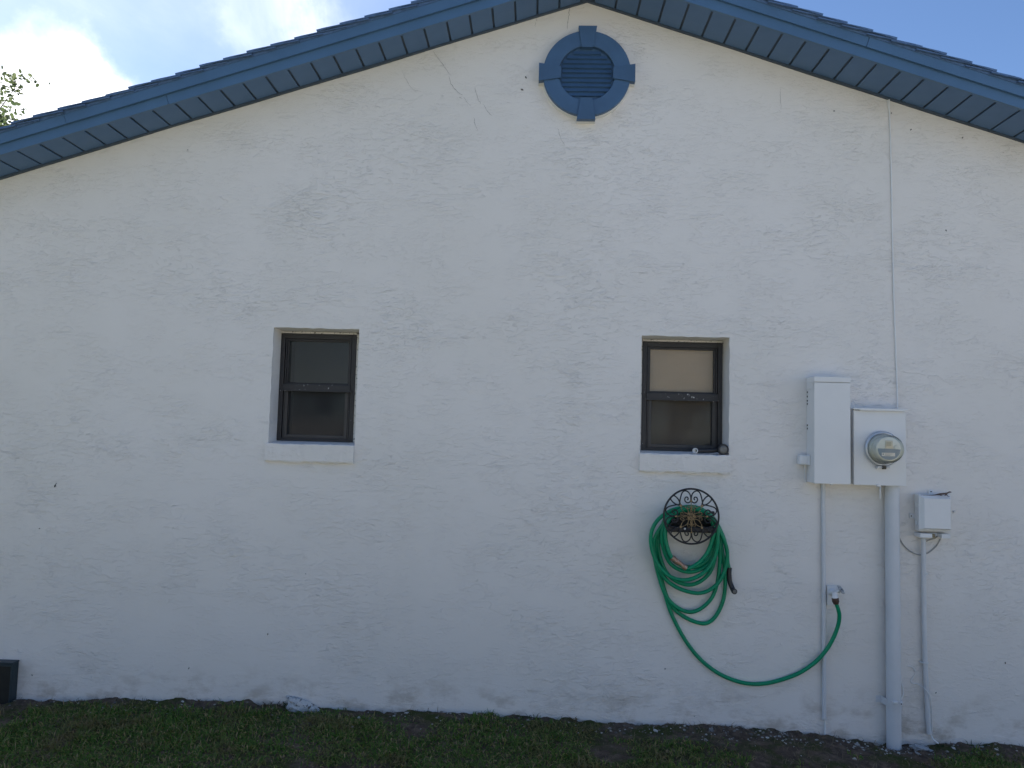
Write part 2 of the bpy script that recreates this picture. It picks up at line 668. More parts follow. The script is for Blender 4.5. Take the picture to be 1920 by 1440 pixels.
for (Lf, Tp, Rg, Bt), X in zip(holes, (WXL, WXR)):
    for seq, flip, ax, base in ((Lf, 1, 0, X), (Tp, 1, 1, WZ1), (Rg, 0, 0, X + WIN_W), (Bt, 0, 1, WZ0)):
        m_ = len(seq)
        # slightly rounded arris, then the flat reveal
        rows = []
        for dy, sh in ((0, 1.0), (WREC * 0.5, 0.4), (WT, 0.0)):
            row = []
            for p in seq:
                q = list(p)
                q[ax] = base + (p[ax] - base) * sh
                row.append((q[0], dy, q[1]))
            rows.append(row)
        vs = rows[0] + rows[1] + rows[2]
        fs = []
        for k in range(2):
            for i in range(m_ - 1):
                a, b, c, d = k * m_ + i, k * m_ + i + 1, (k + 1) * m_ + i + 1, (k + 1) * m_ + i
                fs.append((a, b, c, d) if flip else (a, d, c, b))
        wall.add(vs, fs)
part('wall', wall, MW, house)
HD = 9.0
sw = MB()
sw.box(XW0, XW0 + WT, 0.001, HD, ZB, zs(XW0) - 0.03)
part('wall', sw, MW, house)
sw = MB()
sw.box(XW1 - WT, XW1, 0.001, HD, ZB, zs(XW1) - 0.03)
part('wall', sw, MW, house)
sw = MB()
sw.prism([(XW0 + WT, ZB), (XW1 - WT, ZB), (XW1 - WT, zs(XW1) - 0.02), (XP, zs(XP) - 0.02), (XW0 + WT, zs(XW0) - 0.02)], HD - WT, HD)
part('wall', sw, MW, house)
# plain bathroom shells behind the two windows
for X in (WXL, WXR):
    rm = MB()
    x0, x1, y0, y1, z0, z1 = X - 0.7, X + 1.2, WT + 0.01, 2.6, 0.1, 2.5
    vs = [(x0, y0, z0), (x1, y0, z0), (x1, y1, z0), (x0, y1, z0), (x0, y0, z1), (x1, y0, z1), (x1, y1, z1), (x0, y1, z1)]
    rm.add(vs, [(0, 1, 2, 3), (4, 7, 6, 5), (0, 3, 7, 4), (1, 5, 6, 2), (3, 2, 6, 7)])
    part('room', rm, MROOM, house)

# windows -------------------------------------------------------------
for wi, X in enumerate((WXL, WXR)):
    x0, x1 = X, X + WIN_W
    dx = -0.016 if wi == 0 else 0.010
    ox0, ox1 = x0, x1
    x0, x1 = x0 + dx, x1 + dx - (0.014 if wi == 0 else 0)
    fr = MB()
    fy0, fy1 = WREC - 0.015, WREC + 0.05
    B = 0.002
    fr.box(x0 + 0.016, x0 + 0.042, fy0, fy1, WZ0 + 0.018, WZ1 - 0.016, B)
    fr.box(x1 - 0.042, x1 - 0.016, fy0, fy1, WZ0 + 0.018, WZ1 - 0.016, B)
    fr.box(x0 + 0.042, x1 - 0.042, fy0, fy1, WZ1 - 0.046, WZ1 - 0.016, B)
    fr.box(x0 + 0.042, x1 - 0.042, fy0, fy1, WZ0 + 0.018, WZ0 + 0.036, B)
    # thin fins of the extrusion
    for xx in (x0 + 0.045, x1 - 0.053):
        fr.box(xx, xx + 0.008, fy0 + 0.006, fy1, WZ0 + 0.036, WZ1 - 0.046, 0.001)
    win = part('window', fr, MBZ, house, ('left' if wi == 0 else 'right') + ' small bronze single-hung window, ' + ('dark glass over a dark screen' if wi == 0 else 'tan blind behind the upper glass'))
    ln = MB()
    ln.box(ox0 + 0.001, x0 + 0.015, fy0 + 0.004, fy1, WZ0 + 0.02, WZ1 - 0.012, 0.002)
    ln.box(x1 - 0.015, ox1 - 0.001, fy0 + 0.004, fy1, WZ0 + 0.02, WZ1 - 0.012, 0.002)
    ln.box(x0 + 0.015, x1 - 0.015, fy0 + 0.005, fy1, WZ1 - 0.014, WZ1 - 0.002, 0.002)
    part('flaking_trim', ln, MFLK, win)
    zr0, zr1 = WZ0 + 0.318, WZ0 + 0.356
    rl = MB()
    rl.box(x0 + 0.040, x1 - 0.040, fy0 - 0.010, fy1 - 0.01, zr0, zr1, 0.003)
    rl.box(x0 + 0.030, x1 - 0.030, fy0 - 0.016, fy0 - 0.009, zr0 - 0.006, zr0 + 0.004, 0.001)
    part('meeting_rail', rl, MBZW, win)
    us = MB()
    us.box(x0 + 0.0535, x0 + 0.063, fy0 + 0.014, fy1 - 0.002, zr1, WZ1 - 0.046, 0.001)
    us.box(x1 - 0.063, x1 - 0.0535, fy0 + 0.014, fy1 - 0.002, zr1, WZ1 - 0.046, 0.001)
    us.box(x0 + 0.063, x1 - 0.063, fy0 + 0.014, fy1 - 0.002, WZ1 - 0.058, WZ1 - 0.0465, 0.001)
    us.box(x0 + 0.063, x1 - 0.063, fy0 + 0.014, fy1 - 0.002, zr1 + 0.0005, zr1 + 0.010, 0.001)
    part('sash', us, MBZ, win)
    pn = MB().box(x0 + 0.060, x1 - 0.060, fy0 + 0.030, fy0 + 0.034, zr1 + 0.008, WZ1 - 0.055)
    part('pane', pn, MGL, win)
    lsb = MB()
    lsb.box(x0 + 0.0535, x0 + 0.072, fy0 + 0.004, fy1 - 0.006, WZ0 + 0.0365, zr0 - 0.0065, 0.002)
    lsb.box(x1 - 0.072, x1 - 0.0535, fy0 + 0.004, fy1 - 0.006, WZ0 + 0.0365, zr0 - 0.0065, 0.002)
    lsb.box(x0 + 0.072, x1 - 0.072, fy0 + 0.004, fy1 - 0.006, WZ0 + 0.0365, WZ0 + 0.056, 0.002)
    part('sash', lsb, MBZL, win)
    pn = MB().box(x0 + 0.070, x1 - 0.070, fy0 + 0.034, fy0 + 0.038, WZ0 + 0.054, zr0 - 0.002)
    part('pane', pn, MGLL, win)
    sc_ = MB().add([(x0 + 0.070, fy0 + 0.018, WZ0 + 0.054), (x1 - 0.070, fy0 + 0.018, WZ0 + 0.054), (x1 - 0.070, fy0 + 0.018, zr0 - 0.003), (x0 + 0.070, fy0 + 0.018, zr0 - 0.003)], [(0, 1, 2, 3)])
    part('insect_screen', sc_, MSC, win)
    if wi == 1:
        bl = MB()
        bl.box(x0 + 0.055, x1 - 0.055, fy0 + 0.044, fy0 + 0.048, WZ0 + 0.03, WZ1 - 0.03)
        part('blind', bl, MBLIND, win)
    x0, x1 = ox0, ox1
    # rough plastered sill: sloping top, block face, ragged lower edge
    sx0, sx1 = (x0 - 0.010, x1 + 0.001) if wi == 0 else (x0 - 0.004, x1 + 0.003)
    n = 26
    vs, fs = [], []
    rows = [(WREC + 0.04, WZ0 + 0.022), (0.0, WZ0 + 0.004), (-0.019, WZ0 + 0.003), (-0.023, WZ0 - 0.002), (-0.022, WZ0 - 0.092), (-0.018, WZ0 - 0.101), (0.02, WZ0 - 0.101)]
    for ri, (yy, zz) in enumerate(rows):
        for i in range(n + 1):
            xx = sx0 + (sx1 - sx0) * i / n
            if ri == 0:
                xx = min(max(xx, x0 + 0.0005), x1 - 0.0005)
            jz = random.uniform(-0.0022, 0.0022) if ri in (2, 3, 5) else 0
            jy = random.uniform(-0.0018, 0.0018) if ri in (2, 3, 4, 5) else 0
            if ri in (5, 6):
                jz = 0.003 * math.sin(i * 1.7 + wi) + 0.0025 * math.sin(i * 0.6 + 2 * wi)
            vs.append((xx, yy + jy, zz + jz))
    for ri in range(len(rows) - 1):
        for i in range(n):
            a = ri * (n + 1) + i
            fs.append((a, a + n + 1, a + n + 2, a + 1))
    m_ = n + 1
    fs.append(tuple(ri * m_ for ri in range(len(rows))))
    fs.append(tuple(ri * m_ + n for ri in reversed(range(len(rows)))))
    part('window_sill', MB().add(vs, fs), MSILL, win)

# gable vent ------------------------------------------------------------
vc = at(1100.6, 135.8, 0.064)
VR, VRI = 0.2545, 0.163
bk = MB()
bk.lathe((vc.x, 0.001, vc.z), (0, -1, 0), [(0, VR + 0.004), (0.030, VR + 0.003), (0.032, VR - 0.004)], 64, smooth=False)
gv = part('gable_vent', bk, MPNT, house, 'round blue louvred vent with four keystones under the ridge')
rg = MB()
n = 72
vs, fs = [], []
prof = [(VR, -0.0322), (VR, -0.056), (VR - 0.003, -0.059), (VRI + 0.003, -0.059), (VRI, -0.056), (VRI, -0.0322)]
for r_, yy in prof:
    for k in range(n):
        a = 2 * math.pi * k / n
        vs.append((vc.x + r_ * math.cos(a), yy, vc.z + r_ * math.sin(a)))
for i in range(len(prof) - 1):
    for k in range(n):
        l = (k + 1) % n
        fs.append((i * n + k, (i + 1) * n + k, (i + 1) * n + l, i * n + l))
rg.add(vs, fs)
part('ring', rg, MVENT, gv)
bp_ = MB().lathe((vc.x, -0.0325, vc.z), (0, -1, 0), [(0, VRI - 0.0005), (0.002, VRI - 0.0005)], 48, smooth=False)
part('backing', bp_, MVENT, gv)
ks = MB().prism([(-0.0335, VRI - 0.012), (0.0335, VRI - 0.012), (0.0535, VR + 0.024), (-0.0535, VR + 0.024)], -0.068, -0.0325)
ksb = MB().prism([(-0.052, VR - 0.01), (0.052, VR - 0.01), (0.0545, VR + 0.025), (-0.0545, VR + 0.025)], -0.032, 0.0)
kme, kbme = ks.mesh('keystone', MVENT), ksb.mesh('keystone_backing', MPNT)
for k in range(4):
    a = k * math.pi / 2
    inst('keystone', kme, gv, (vc.x, 0, vc.z), (0, a, 0))
    inst('keystone_backing', kbme, gv, (vc.x, 0, vc.z), (0, a, 0))
NS = 10
PITCHS = 0.0278
for k in range(NS):
    zc_ = vc.z + 0.131 - k * PITCHS
    hw = min(0.142, math.sqrt(max(0.0004, (VRI + 0.001) ** 2 - max(abs(zc_ - vc.z - 0.010), abs(zc_ - vc.z + 0.012)) ** 2)))
    sl_ = MB()
    sl_.add([(vc.x - hw, -0.0355, zc_ + 0.012), (vc.x + hw, -0.0355, zc_ + 0.012), (vc.x + hw, -0.0500, zc_ - 0.012), (vc.x - hw, -0.0500, zc_ - 0.012),
             (vc.x - hw, -0.0347, zc_ + 0.010), (vc.x + hw, -0.0347, zc_ + 0.010), (vc.x + hw, -0.0355, zc_ - 0.0145), (vc.x - hw, -0.0355, zc_ - 0.0145)],
            [(0, 3, 2, 1), (3, 7, 6, 2), (0, 4, 7, 3), (1, 2, 6, 5), (0, 1, 5, 4), (4, 5, 6, 7)])
    part('slat', sl_, MVENT, gv)

# roof: deck, soffits with panels, rake fascia, shingle courses ------------
XE0, XE1 = XP - 5.75, XP + 5.75
ang = math.atan(PK)
ca, sa = math.cos(ang), math.sin(ang)
for side in (-1, 1):
    OV = 0.232 if side < 0 else 0.288        # the rake overhang is a little deeper on the right

    def S(u, yy, nrm):
        """u metres down the slope from the ridge, yy world y, nrm metres above the soffit plane"""
        return Vector((XP + side * (u * ca + nrm * sa), yy, ZP - u * sa + nrm * ca))

    def sbox(mb, u0, u1, y0, y1, n0, n1, bend0=None):
        vs = []
        for uu, nn0, nn1 in ((u0, n0, n1), (u1, n0, n1)):
            for yy in (y0, y1):
                for q in (nn0, nn1):
                    p = S(uu, yy, q)
                    if uu == u0 and u0 <= 0.0:       # mitre at the ridge
                        p = Vector((XP, yy, ZP + q / ca))
                    vs.append(p)
        fs = [(0, 1, 3, 2), (4, 6, 7, 5), (0, 4, 5, 1), (2, 3, 7, 6), (0, 2, 6, 4), (1, 5, 7, 3)]
        if side < 0:
            fs = [tuple(reversed(f)) for f in fs]
        mb.add(vs, fs)
        return mb
    LEN = 5.75 / ca
    deck = sbox(MB(), 0, LEN, -OV - 0.02, HD + 0.2, 0.104, 0.118)
    roof = part('roof', deck, MSHI, house)
    sf = sbox(MB(), 0, LEN, -OV - 0.004, -0.0015, 0.010, 0.016)
    soff = part('soffit', sf, MJ, house)
    # one panel mesh, shared
    PWID, PITU = 0.1215, 0.1335
    pm = MB()
    pm.box(0, PWID, -OV + 0.0005, -0.012, 0, 0.0085, 0.0022)
    pme = pm.mesh('soffit_panel', MSOF)
    npan = int((LEN - 0.03) / PITU)
    for k in range(npan):
        u = 0.045 + k * PITU
        o = bpy.data.objects.new('soffit_panel', pme)
        COL.objects.link(o)
        o.parent = soff
        if side > 0:
            p = S(u, 0, 0)
            o.rotation_euler = (0, ang, 0)
        else:
            p = S(u + PWID, 0, 0)
            o.rotation_euler = (0, -ang, 0)
        o.location = p - origin_of(soff) + Vector((0, random.uniform(-0.001, 0.001), random.uniform(-0.0007, 0.0007)))
    # J channel against the wall, a little wavy
    jc = MB()
    N = 90
    for k in range(N):
        u0, u1 = LEN * k / N, LEN * (k + 1) / N
        dz = 0.0035 * math.sin(u0 * 3.1) + 0.002 * math.sin(u0 * 7.7 + 1)
        sbox(jc, u0 if k else 0.0, u1, -0.019, -0.0008, -0.009 + dz * 0.5, 0.012)
    part('wall_channel', jc, MJ, house)
    # trim comes in lengths: small gaps and offsets at the joints
    for nm, cuts, yy0, yy1, q0, q1 in (('fascia', (0, 2.47, 4.9, LEN), -OV - 0.018, -OV - 0.0005, -0.004, 0.060),
                                       ('rake_board', (0, 1.55 if side > 0 else 3.05, 5.2, LEN), -OV - 0.034, -OV - 0.0185, 0.051, 0.118)):
        for u0, u1 in zip(cuts[:-1], cuts[1:]):
            dy, dq = random.uniform(-.0016, .0004), random.uniform(-.0016, .0016)
            seg = sbox(MB(), u0 if u0 == 0 else u0 + .0012, u1 - .0012, yy0 + dy, yy1, q0 + dq, q1)
            part(nm, seg, MB_, house)
    nl = MB()
    for k in range(15):
        for q in (0.070, 0.098):
            p = S(.25 + k * .4 + random.uniform(-.02, .02), -OV - 0.0338, q + random.uniform(-.003, .003))
            nl.lathe(p, (0, -1, 0), [(0, .0026), (.0024, .0022)], 6)
    part('nail_heads', nl, MB_, house)['kind'] = 'stuff'
    f3 = sbox(MB(), 0, LEN, -OV - 0.039, -OV - 0.0345, 0.107, 0.1205)
    part('drip_edge', f3, MSHI, house)
    # shingle courses: butts step along the rake
    EXP = 0.138
    sm_ = MB()
    Lc = 0.30
    yA, yB = -OV - 0.052, HD + 0.22
    prof = [(0, 0.0), (0, 0.012), (0.05, 0.0095), (0.10, 0.005), (Lc, -0.011), (Lc, -0.018), (0.10, 0.0)]
    vs = [(u, yA, q) for u, q in prof] + [(u, yB, q) for u, q in prof]
    npf = len(prof)
    fs = [tuple(range(npf - 1, -1, -1)), tuple(range(npf, 2 * npf))]
    for i in range(npf):
        j = (i + 1) % npf
        fs.append((i, j, j + npf, i + npf))
    # local x runs UP the slope from the butt
    if side > 0:
        vs = [(-p[0], p[1], p[2]) for p in vs]
        fs = [tuple(reversed(f)) for f in fs]
    sm_.add(vs, fs)
    sme = sm_.mesh('shingle', MSHI)
    nc = int((LEN - 0.12) / EXP)
    for k in range(nc):
        u = 0.17 + k * EXP + random.uniform(-0.006, 0.006)
        p = S(u, 0, 0.1235 + 0.004)
        o = bpy.data.objects.new('shingle', sme)
        COL.objects.link(o)
        o.parent = roof
        o.location = p - origin_of(roof) + Vector((0, random.uniform(-0.006, 0.005), random.uniform(-0.001, 0.0015)))
        o.rotation_euler = (random.uniform(-0.0004, 0.0004), side * ang + random.uniform(-0.006, 0.006), 0)
cap = MB()
cap.prism([(XP - 0.16, ZP + 0.094), (XP + 0.16, ZP + 0.094), (XP + 0.16, ZP + 0.104), (XP, ZP + 0.160), (XP - 0.16, ZP + 0.104)], -OV - 0.055, HD + 0.22)
part('ridge_cap', cap, MSHI, house)

# hairline cracks in the plaster -------------------------------------------
def crack(pts, wid=0.0016):
    P = crom([at(x, y, 0.0008) for x, y in pts], 4)
    P = [p + Vector((random.uniform(-0.003, 0.003), 0, random.uniform(-0.002, 0.002))) for p in P]
    rr = [wid * 0.48 * random.uniform(0.3, 1.2) * (0.4 + 0.6 * math.sin(math.pi * min(1, max(0.05, i / (len(P) - 1))))) for i in range(len(P))]
    part('crack', MB().tube(P, rr, 4), MCRK, house)


crack([(1067.5, 10), (1067, 28), (1065, 42), (1063, 57)], 0.0028)
crack([(1006, 31), (1006, 40)], 0.0024)
crack([(1005, 40), (1003, 50)], 0.0012)
crack([(813, 96), (822, 110), (833, 125), (846, 142)], 0.0017)
crack([(841, 143), (845, 155), (851, 165), (860, 174), (867, 178)], 0.0023)
crack([(862, 182), (867, 185)], 0.0022)
crack([(868, 180), (876, 192), (884, 200)], 0.0013)
crack([(891, 164), (892, 172), (896, 186), (902, 194)], 0.0019)
crack([(906, 195), (912, 205), (917, 212), (923, 218)], 0.0018)
crack([(889, 220), (890, 232), (896, 244)], 0.0016)
crack([(754, 133), (760, 146), (766, 158), (776, 168), (790, 172)], 0.0013)
crack([(1045, 240), (1052, 258), (1058, 272)], 0.0016)
crack([(1463, 163), (1463.5, 185), (1465, 206)], 0.0015)

# ------------------------------------------------------------------ electrical boxes
TD = 0.125
a, b = at(1526.7, 716, TD), at(1595.3, 908.7, TD)
pt = at(1560, 706.3, TD)
bx = thing('electrical_box', 'tall narrow white electrical box with a plain cover, left of the meter', 'electrical box', (0.5 * (a.x + b.x), 0, b.z))
m1 = MB().box(a.x + 0.0015, b.x - 0.0015, -TD + 0.012, -0.001, b.z + 0.002, a.z + 0.018, 0.002)
part('body', m1, MPNT, bx)
m1 = MB()
m1.box(a.x, b.x, -TD, -TD + 0.0115, b.z, a.z - 0.002, 0.003)
part('cover', m1, MPNT, bx)
m1 = MB()
m1.box(a.x - 0.001, b.x + 0.002, -TD - 0.002, -0.0015, a.z + 0.0005, pt.z, 0.003)
m1.box(a.x - 0.0025, a.x - 0.0005, -TD + 0.014, -0.01, a.z - 0.035, a.z + 0.0, 0.0005)
part('top_hood', m1, MPNT, bx)
m1 = MB()
zk = at(1511, 740, 0.03).z
for q in (735, 743, 751, 757, 797, 803):
    zq = at(1511, q, 0.02).z
    m1.box(a.x - 0.0006, a.x + 0.003, -0.022, -0.012, zq - 0.006, zq + 0.004)
part('knockout', m1, MDARK, bx)
hm = MB()
hm.box(at(1560, 908, TD).x - 0.006, at(1560, 908, TD).x + 0.008, -TD + 0.003, -TD + 0.02, b.z - 0.006, b.z + 0.001, 0.001)
part('latch', hm, MGALV, bx)

# small cable gland block on its left
c0, c1 = at(1499.5, 853, 0.055), at(1518.5, 872, 0.055)
gb = thing('cable_gland', 'small rounded white cable fitting stuck on the left side of the tall electrical box', 'cable fitting', ((c0.x + c1.x) / 2, 0, c1.z))
m1 = MB().box(c0.x, a.x - 0.003, -0.058, -0.0015, c1.z, c0.z, 0.010)
part('body', m1, MPLA, gb)
m1 = MB().box(c1.x - 0.012, c1.x, -0.062, -0.03, c1.z - 0.001, c0.z + 0.001, 0.003)
part('flange', m1, MPLA, gb)
cb = MB().tube(crom([at(1508.5, 870, 0.03), at(1508.6, 885, 0.012), at(1509, 897, 0.006), at(1511, 906, 0.006)], 4), 0.0028, 8)
solo('cable', cb, MCAB, at(1508.5, 905, 0.005), 'short thin white cable dropping from the fitting beside the tall electrical box', 'cable')

# meter box
MD = 0.105
a, b = at(1600.5, 768, MD), at(1699.5, 912, MD)
mt = thing('meter_box', 'square white electric meter box holding a round glass meter', 'meter box', ((a.x + b.x) / 2, 0, b.z))
part('body', MB().box(a.x + 0.001, b.x - 0.001, -MD + 0.008, -0.001, b.z + 0.001, a.z - 0.001, 0.003), MPNT, mt)
part('cover', MB().box(a.x, b.x, -MD, -MD + 0.0075, b.z, a.z - 0.003, 0.0035), MPNT, mt)
hd = MB()
hd.box(a.x - 0.006, b.x + 0.006, -MD - 0.014, -0.002, a.z + 0.000, a.z + 0.010, 0.003)
hd.box(a.x + 0.03, b.x - 0.01, -MD - 0.014, -MD - 0.010, a.z - 0.004, a.z + 0.001)
part('top_hood', hd, MPNT, mt)
q = at(1649, 912, MD)
lt = MB()
lt.box(q.x - 0.016, q.x + 0.003, -MD - 0.006, -MD + 0.01, q.z - 0.002, q.z + 0.010, 0.002)
lt.tube([q + Vector((-0.004, -0.004, 0.0)), q + Vector((0.003, -0.006, -0.006)), q + Vector((0.001, -0.006, -0.016))], 0.003, 8)
part('latch', lt, MGALV, mt)
tg = MB().box(q.x - 0.003, q.x + 0.003, -MD - 0.009, -MD - 0.004, q.z - 0.068, q.z - 0.014, 0.002)
part('seal_tag', tg, MLAB, mt)

# round meter
mc = at(1652.5, 841.5, MD)
tip = at(1666.5, 838.5, MD + 0.105)
mr_ = thing('electric_meter', 'round glass-covered electric meter with a cream display on the white meter box', 'electric meter', (mc.x, -MD, mc.z))
axis = Vector((0, -1, 0))
O = Vector((mc.x, -MD, mc.z))
part('ring', MB().lathe(O, axis, [(0.0005, 0.094), (0.010, 0.097), (0.020, 0.096), (0.026, 0.090), (0.026, 0.083), (0.012, 0.081)], 56), MGALV, mr_)
part('base', MB().lathe(O, axis, [(0.001, 0.080), (0.020, 0.080), (0.036, 0.077), (0.040, 0.072)], 48), MMET, mr_)
part('housing', MB().lathe(O, axis, [(0.0405, 0.068), (0.088, 0.066), (0.090, 0.063)], 48), MMET, mr_)
part('glass_cover', MB().lathe(O, axis, [(0.027, 0.0805), (0.045, 0.0795), (0.100, 0.0745), (0.111, 0.070), (0.114, 0.060), (0.1145, 0.02)], 56), MDOME, mr_)
yf = -MD - 0.0905
lc = MB().box(mc.x - 0.020, mc.x + 0.018, yf - 0.005, yf, mc.z + 0.004, mc.z + 0.046, 0.0015)
lcd = part('display', lc, MLCD, mr_)
part('display_window', MB().box(mc.x - 0.017, mc.x + 0.009, yf - 0.0062, yf - 0.0052, mc.z + 0.016, mc.z + 0.038, 0.0004), mat('lcd_glass', (0.50, 0.45, 0.33), 0.25), lcd)
pl = MB()
pts = []
for k in range(25):
    t = math.pi + math.pi * k / 24
    pts.append((mc.x + 0.060 * math.cos(t), mc.z + 0.0 + 0.058 * math.sin(t)))
pts += [(mc.x + 0.060, mc.z - 0.002), (mc.x + 0.022, mc.z + 0.002), (mc.x - 0.060, mc.z + 0.002)]
pl.prism(pts, yf - 0.003, yf - 0.0002)
npl = part('nameplate', pl, MPLT, mr_)
part('label', MB().box(mc.x - 0.040, mc.x + 0.030, yf - 0.0045, yf - 0.0033, mc.z - 0.038, mc.z - 0.020, 0.0005), MLAB, npl)
mk = MB()
mk.lathe((mc.x - 0.033, yf - 0.0047, mc.z - 0.028), (0, -1, 0), [(0, 0.0035), (0.0006, 0.0035)], 12)
for k, (zz, ww) in enumerate(((-0.0255, 0.040), (-0.031, 0.034), (-0.0345, 0.028))):
    mk.box(mc.x - 0.024, mc.x - 0.024 + ww, yf - 0.0051, yf - 0.0047, mc.z + zz - 0.0007, mc.z + zz + 0.0007)
part('print', mk, MCRK, npl)
part('button', MB().lathe((mc.x + 0.036, yf + 0.0002, mc.z + 0.010), (0, -1, 0), [(0, 0.011), (0.005, 0.011), (0.006, 0.009), (0.0045, 0.007)], 20), MMET, mr_)
cl = MB()
cl.box(mc.x - 0.034, mc.x - 0.012, -MD - 0.030, -MD - 0.006, mc.z - 0.108, mc.z - 0.094, 0.002)
cl.box(mc.x + 0.016, mc.x + 0.034, -MD - 0.030, -MD - 0.006, mc.z - 0.105, mc.z - 0.092, 0.002)
cl.tube([(mc.x - 0.03, -MD - 0.031, mc.z - 0.100), (mc.x + 0.03, -MD - 0.031, mc.z - 0.097)], 0.002, 8)
part('clamp', cl, MGALV, mr_)
part('seal', MB().box(mc.x - 0.006, mc.x + 0.011, -MD - 0.036, -MD - 0.016, mc.z - 0.110, mc.z - 0.090, 0.003), MSEAL, mr_)

# service conduit under the meter
p0, p1 = at(1672.5, 910, 0.045), at(1676, 1396, 0.045)
big = thing('service_conduit', 'thick white painted pipe running from the meter box down into the soil', 'pipe', (p1.x, -0.045, -0.02))
cd_ = MB()
N = 30
cd_.tube([p0.lerp(p1, k / N) + Vector((random.uniform(-0.0006, 0.0006), 0, 0)) for k in range(N + 1)] + [p1 + Vector((0, 0, -0.1))], 0.0375, 28)
part('pipe', cd_, MPVC, big)
zst = at(1675, 1316, 0.05).z
xs_ = p0.lerp(p1, 0.84).x
st = MB()
arc = [(xs_ - 0.075, -0.0015), (xs_ - 0.047, -0.002)] + [(xs_ + 0.0395 * math.cos(t), -0.045 - 0.0395 * math.sin(t)) for t in np.linspace(math.pi, 0, 17)] + [(xs_ + 0.043, -0.002), (xs_ + 0.06, -0.0015)]
for i in range(len(arc) - 1):
    (xa, ya), (xb, yb) = arc[i], arc[i + 1]
    d = Vector((xb - xa, yb - ya, 0)).normalized()
    nrm = Vector((d.y, -d.x, 0)) * 0.0015
    vs = []
    for (xx, yy) in ((xa, ya), (xb, yb)):
        sag = 0.012 * math.sin(math.pi * (i + (0 if (xx, yy) == (xa, ya) else 1)) / len(arc))
        for sgn in (-1, 1):
            for zz in (zst - 0.019 - sag, zst + 0.017 - sag * 0.4):
                vs.append((xx + sgn * nrm.x, yy + sgn * nrm.y, zz))
    st.add(vs, [(0, 1, 3, 2), (4, 6, 7, 5), (0, 4, 5, 1), (2, 3, 7, 6), (0, 2, 6, 4), (1, 5, 7, 3)])
part('strap', st, MPVC, big)
ear = MB()
e1, e2 = at(1677.5, 1316, 0.085), at(1688, 1318.5, 0.075)
ear.box(e1.x - 0.014, e1.x + 0.012, -0.098, -0.084, e1.z - 0.006, e1.z + 0.006, 0.003)
ear.box(e2.x - 0.010, e2.x + 0.012, -0.080, -0.060, e2.z - 0.010, e2.z + 0.010, 0.003)
ear.lathe((e2.x + 0.001, -0.079, e2.z), (0, -1, 0), [(0, 0.006), (0.006, 0.006), (0.007, 0.003)], 10)
part('screw_lug', ear, MPLA, big)
part('screw', MB().lathe((e2.x + 0.001, -0.086, e2.z), (0, -1, 0), [(0, 0.0032), (0.0015, 0.0032)], 10), MSEAL, big)
# earth wire by the strap
gw = MB().tube(crom([at(1688, 1261, 0.003), at(1689, 1275, 0.006), at(1692.5, 1288, 0.010), at(1693.5, 1301, 0.02), at(1691, 1309, 0.05), at(1685.5, 1314, 0.075)], 6), 0.0028, 8)
solo('earth_wire', gw, MCAB, at(1688, 1290, 0), 'short white wire curling off the strap of the thick pipe', 'wire')
gw = MB().tube(crom([at(1702, 1249, 0.004), at(1709, 1250, 0.004), at(1715, 1256, 0.005), at(1717, 1263, 0.005), at(1711, 1271, 0.005), at(1707.5, 1277, 0.006), at(1711, 1281, 0.006), at(1719, 1282, 0.008), at(1728, 1286.5, 0.018), at(1735, 1292, 0.034), at(1741, 1300, 0.036), at(1745, 1312, 0.03), at(1746.5, 1330, 0.008), at(1747, 1352, 0.006), at(1747.5, 1375, 0.006)], 6), 0.0026, 8)
solo('loose_wire', gw, MCAB, at(1720, 1380, 0), 'thin white wire wriggling across the wall and over the slim right-hand pipe', 'wire')

# thin conduit under the tall box
t0_, t1_ = at(1543.5, 905, 0.013), at(1545.2, 1346, 0.013)
tc_ = thing('slim_conduit', 'slim white pipe under the tall electrical box, behind the hose end', 'pipe', (t1_.x, -0.013, t1_.z))
part('pipe', MB().tube([t0_.lerp(t1_, k / 20) + Vector((random.uniform(-0.001, 0.001), 0, 0)) for k in range(21)], 0.0112, 14), MPVC, tc_)
ends = MB().lathe(t1_ + Vector((0, 0, 0.004)), (0, 0, -1), [(0, 0.013), (0.014, 0.013), (0.016, 0.008)], 14)
part('end_bushing', ends, MPVC, tc_)
tw = MB().tube(crom([t1_ + Vector((0.001, -0.001, 0.01)), at(1547.3, 1360, 0.012), at(1547, 1372, 0.012), at(1546, 1384, 0.014)], 4), 0.0052, 8)
part('cable_core', tw, MCAB, tc_)

# network interface box on the right
DB = 0.05
a, b = at(1716.8, 925.8, 0.022), at(1784, 998, 0.05)
nb = thing('utility_box', 'small white plastic cable box with hinged lid, lowest and rightmost on the wall', 'utility box', ((a.x + b.x) / 2, 0, b.z))
part('base', MB().box(a.x, b.x, -DB, -0.001, b.z, a.z, 0.007), MPLA, nb)
la, lb = at(1727, 928.5, 0.085), at(1784, 996, 0.085)
part('lid', MB().box(la.x - 0.008, lb.x + 0.002, -0.078, -DB - 0.0005, lb.z + 0.001, la.z - 0.001, 0.005), MPLA, nb)
fa, fb = at(1733.3, 934.5, 0.095), at(1783.2, 992, 0.095)
pz = MB()
vs = [(la.x - 0.003, -0.0785, lb.z + 0.006), (lb.x - 0.001, -0.0785, lb.z + 0.006), (lb.x - 0.001, -0.0785, la.z - 0.004), (la.x - 0.003, -0.0785, la.z - 0.004),
      (fa.x, -0.094, fb.z), (fb.x - 0.002, -0.094, fb.z), (fb.x - 0.002, -0.094, fa.z), (fa.x, -0.094, fa.z)]
pz.add(vs, [(0, 1, 5, 4), (1, 2, 6, 5), (2, 3, 7, 6), (3, 0, 4, 7), (4, 5, 6, 7)])
part('raised_panel', pz, MPLA, nb)
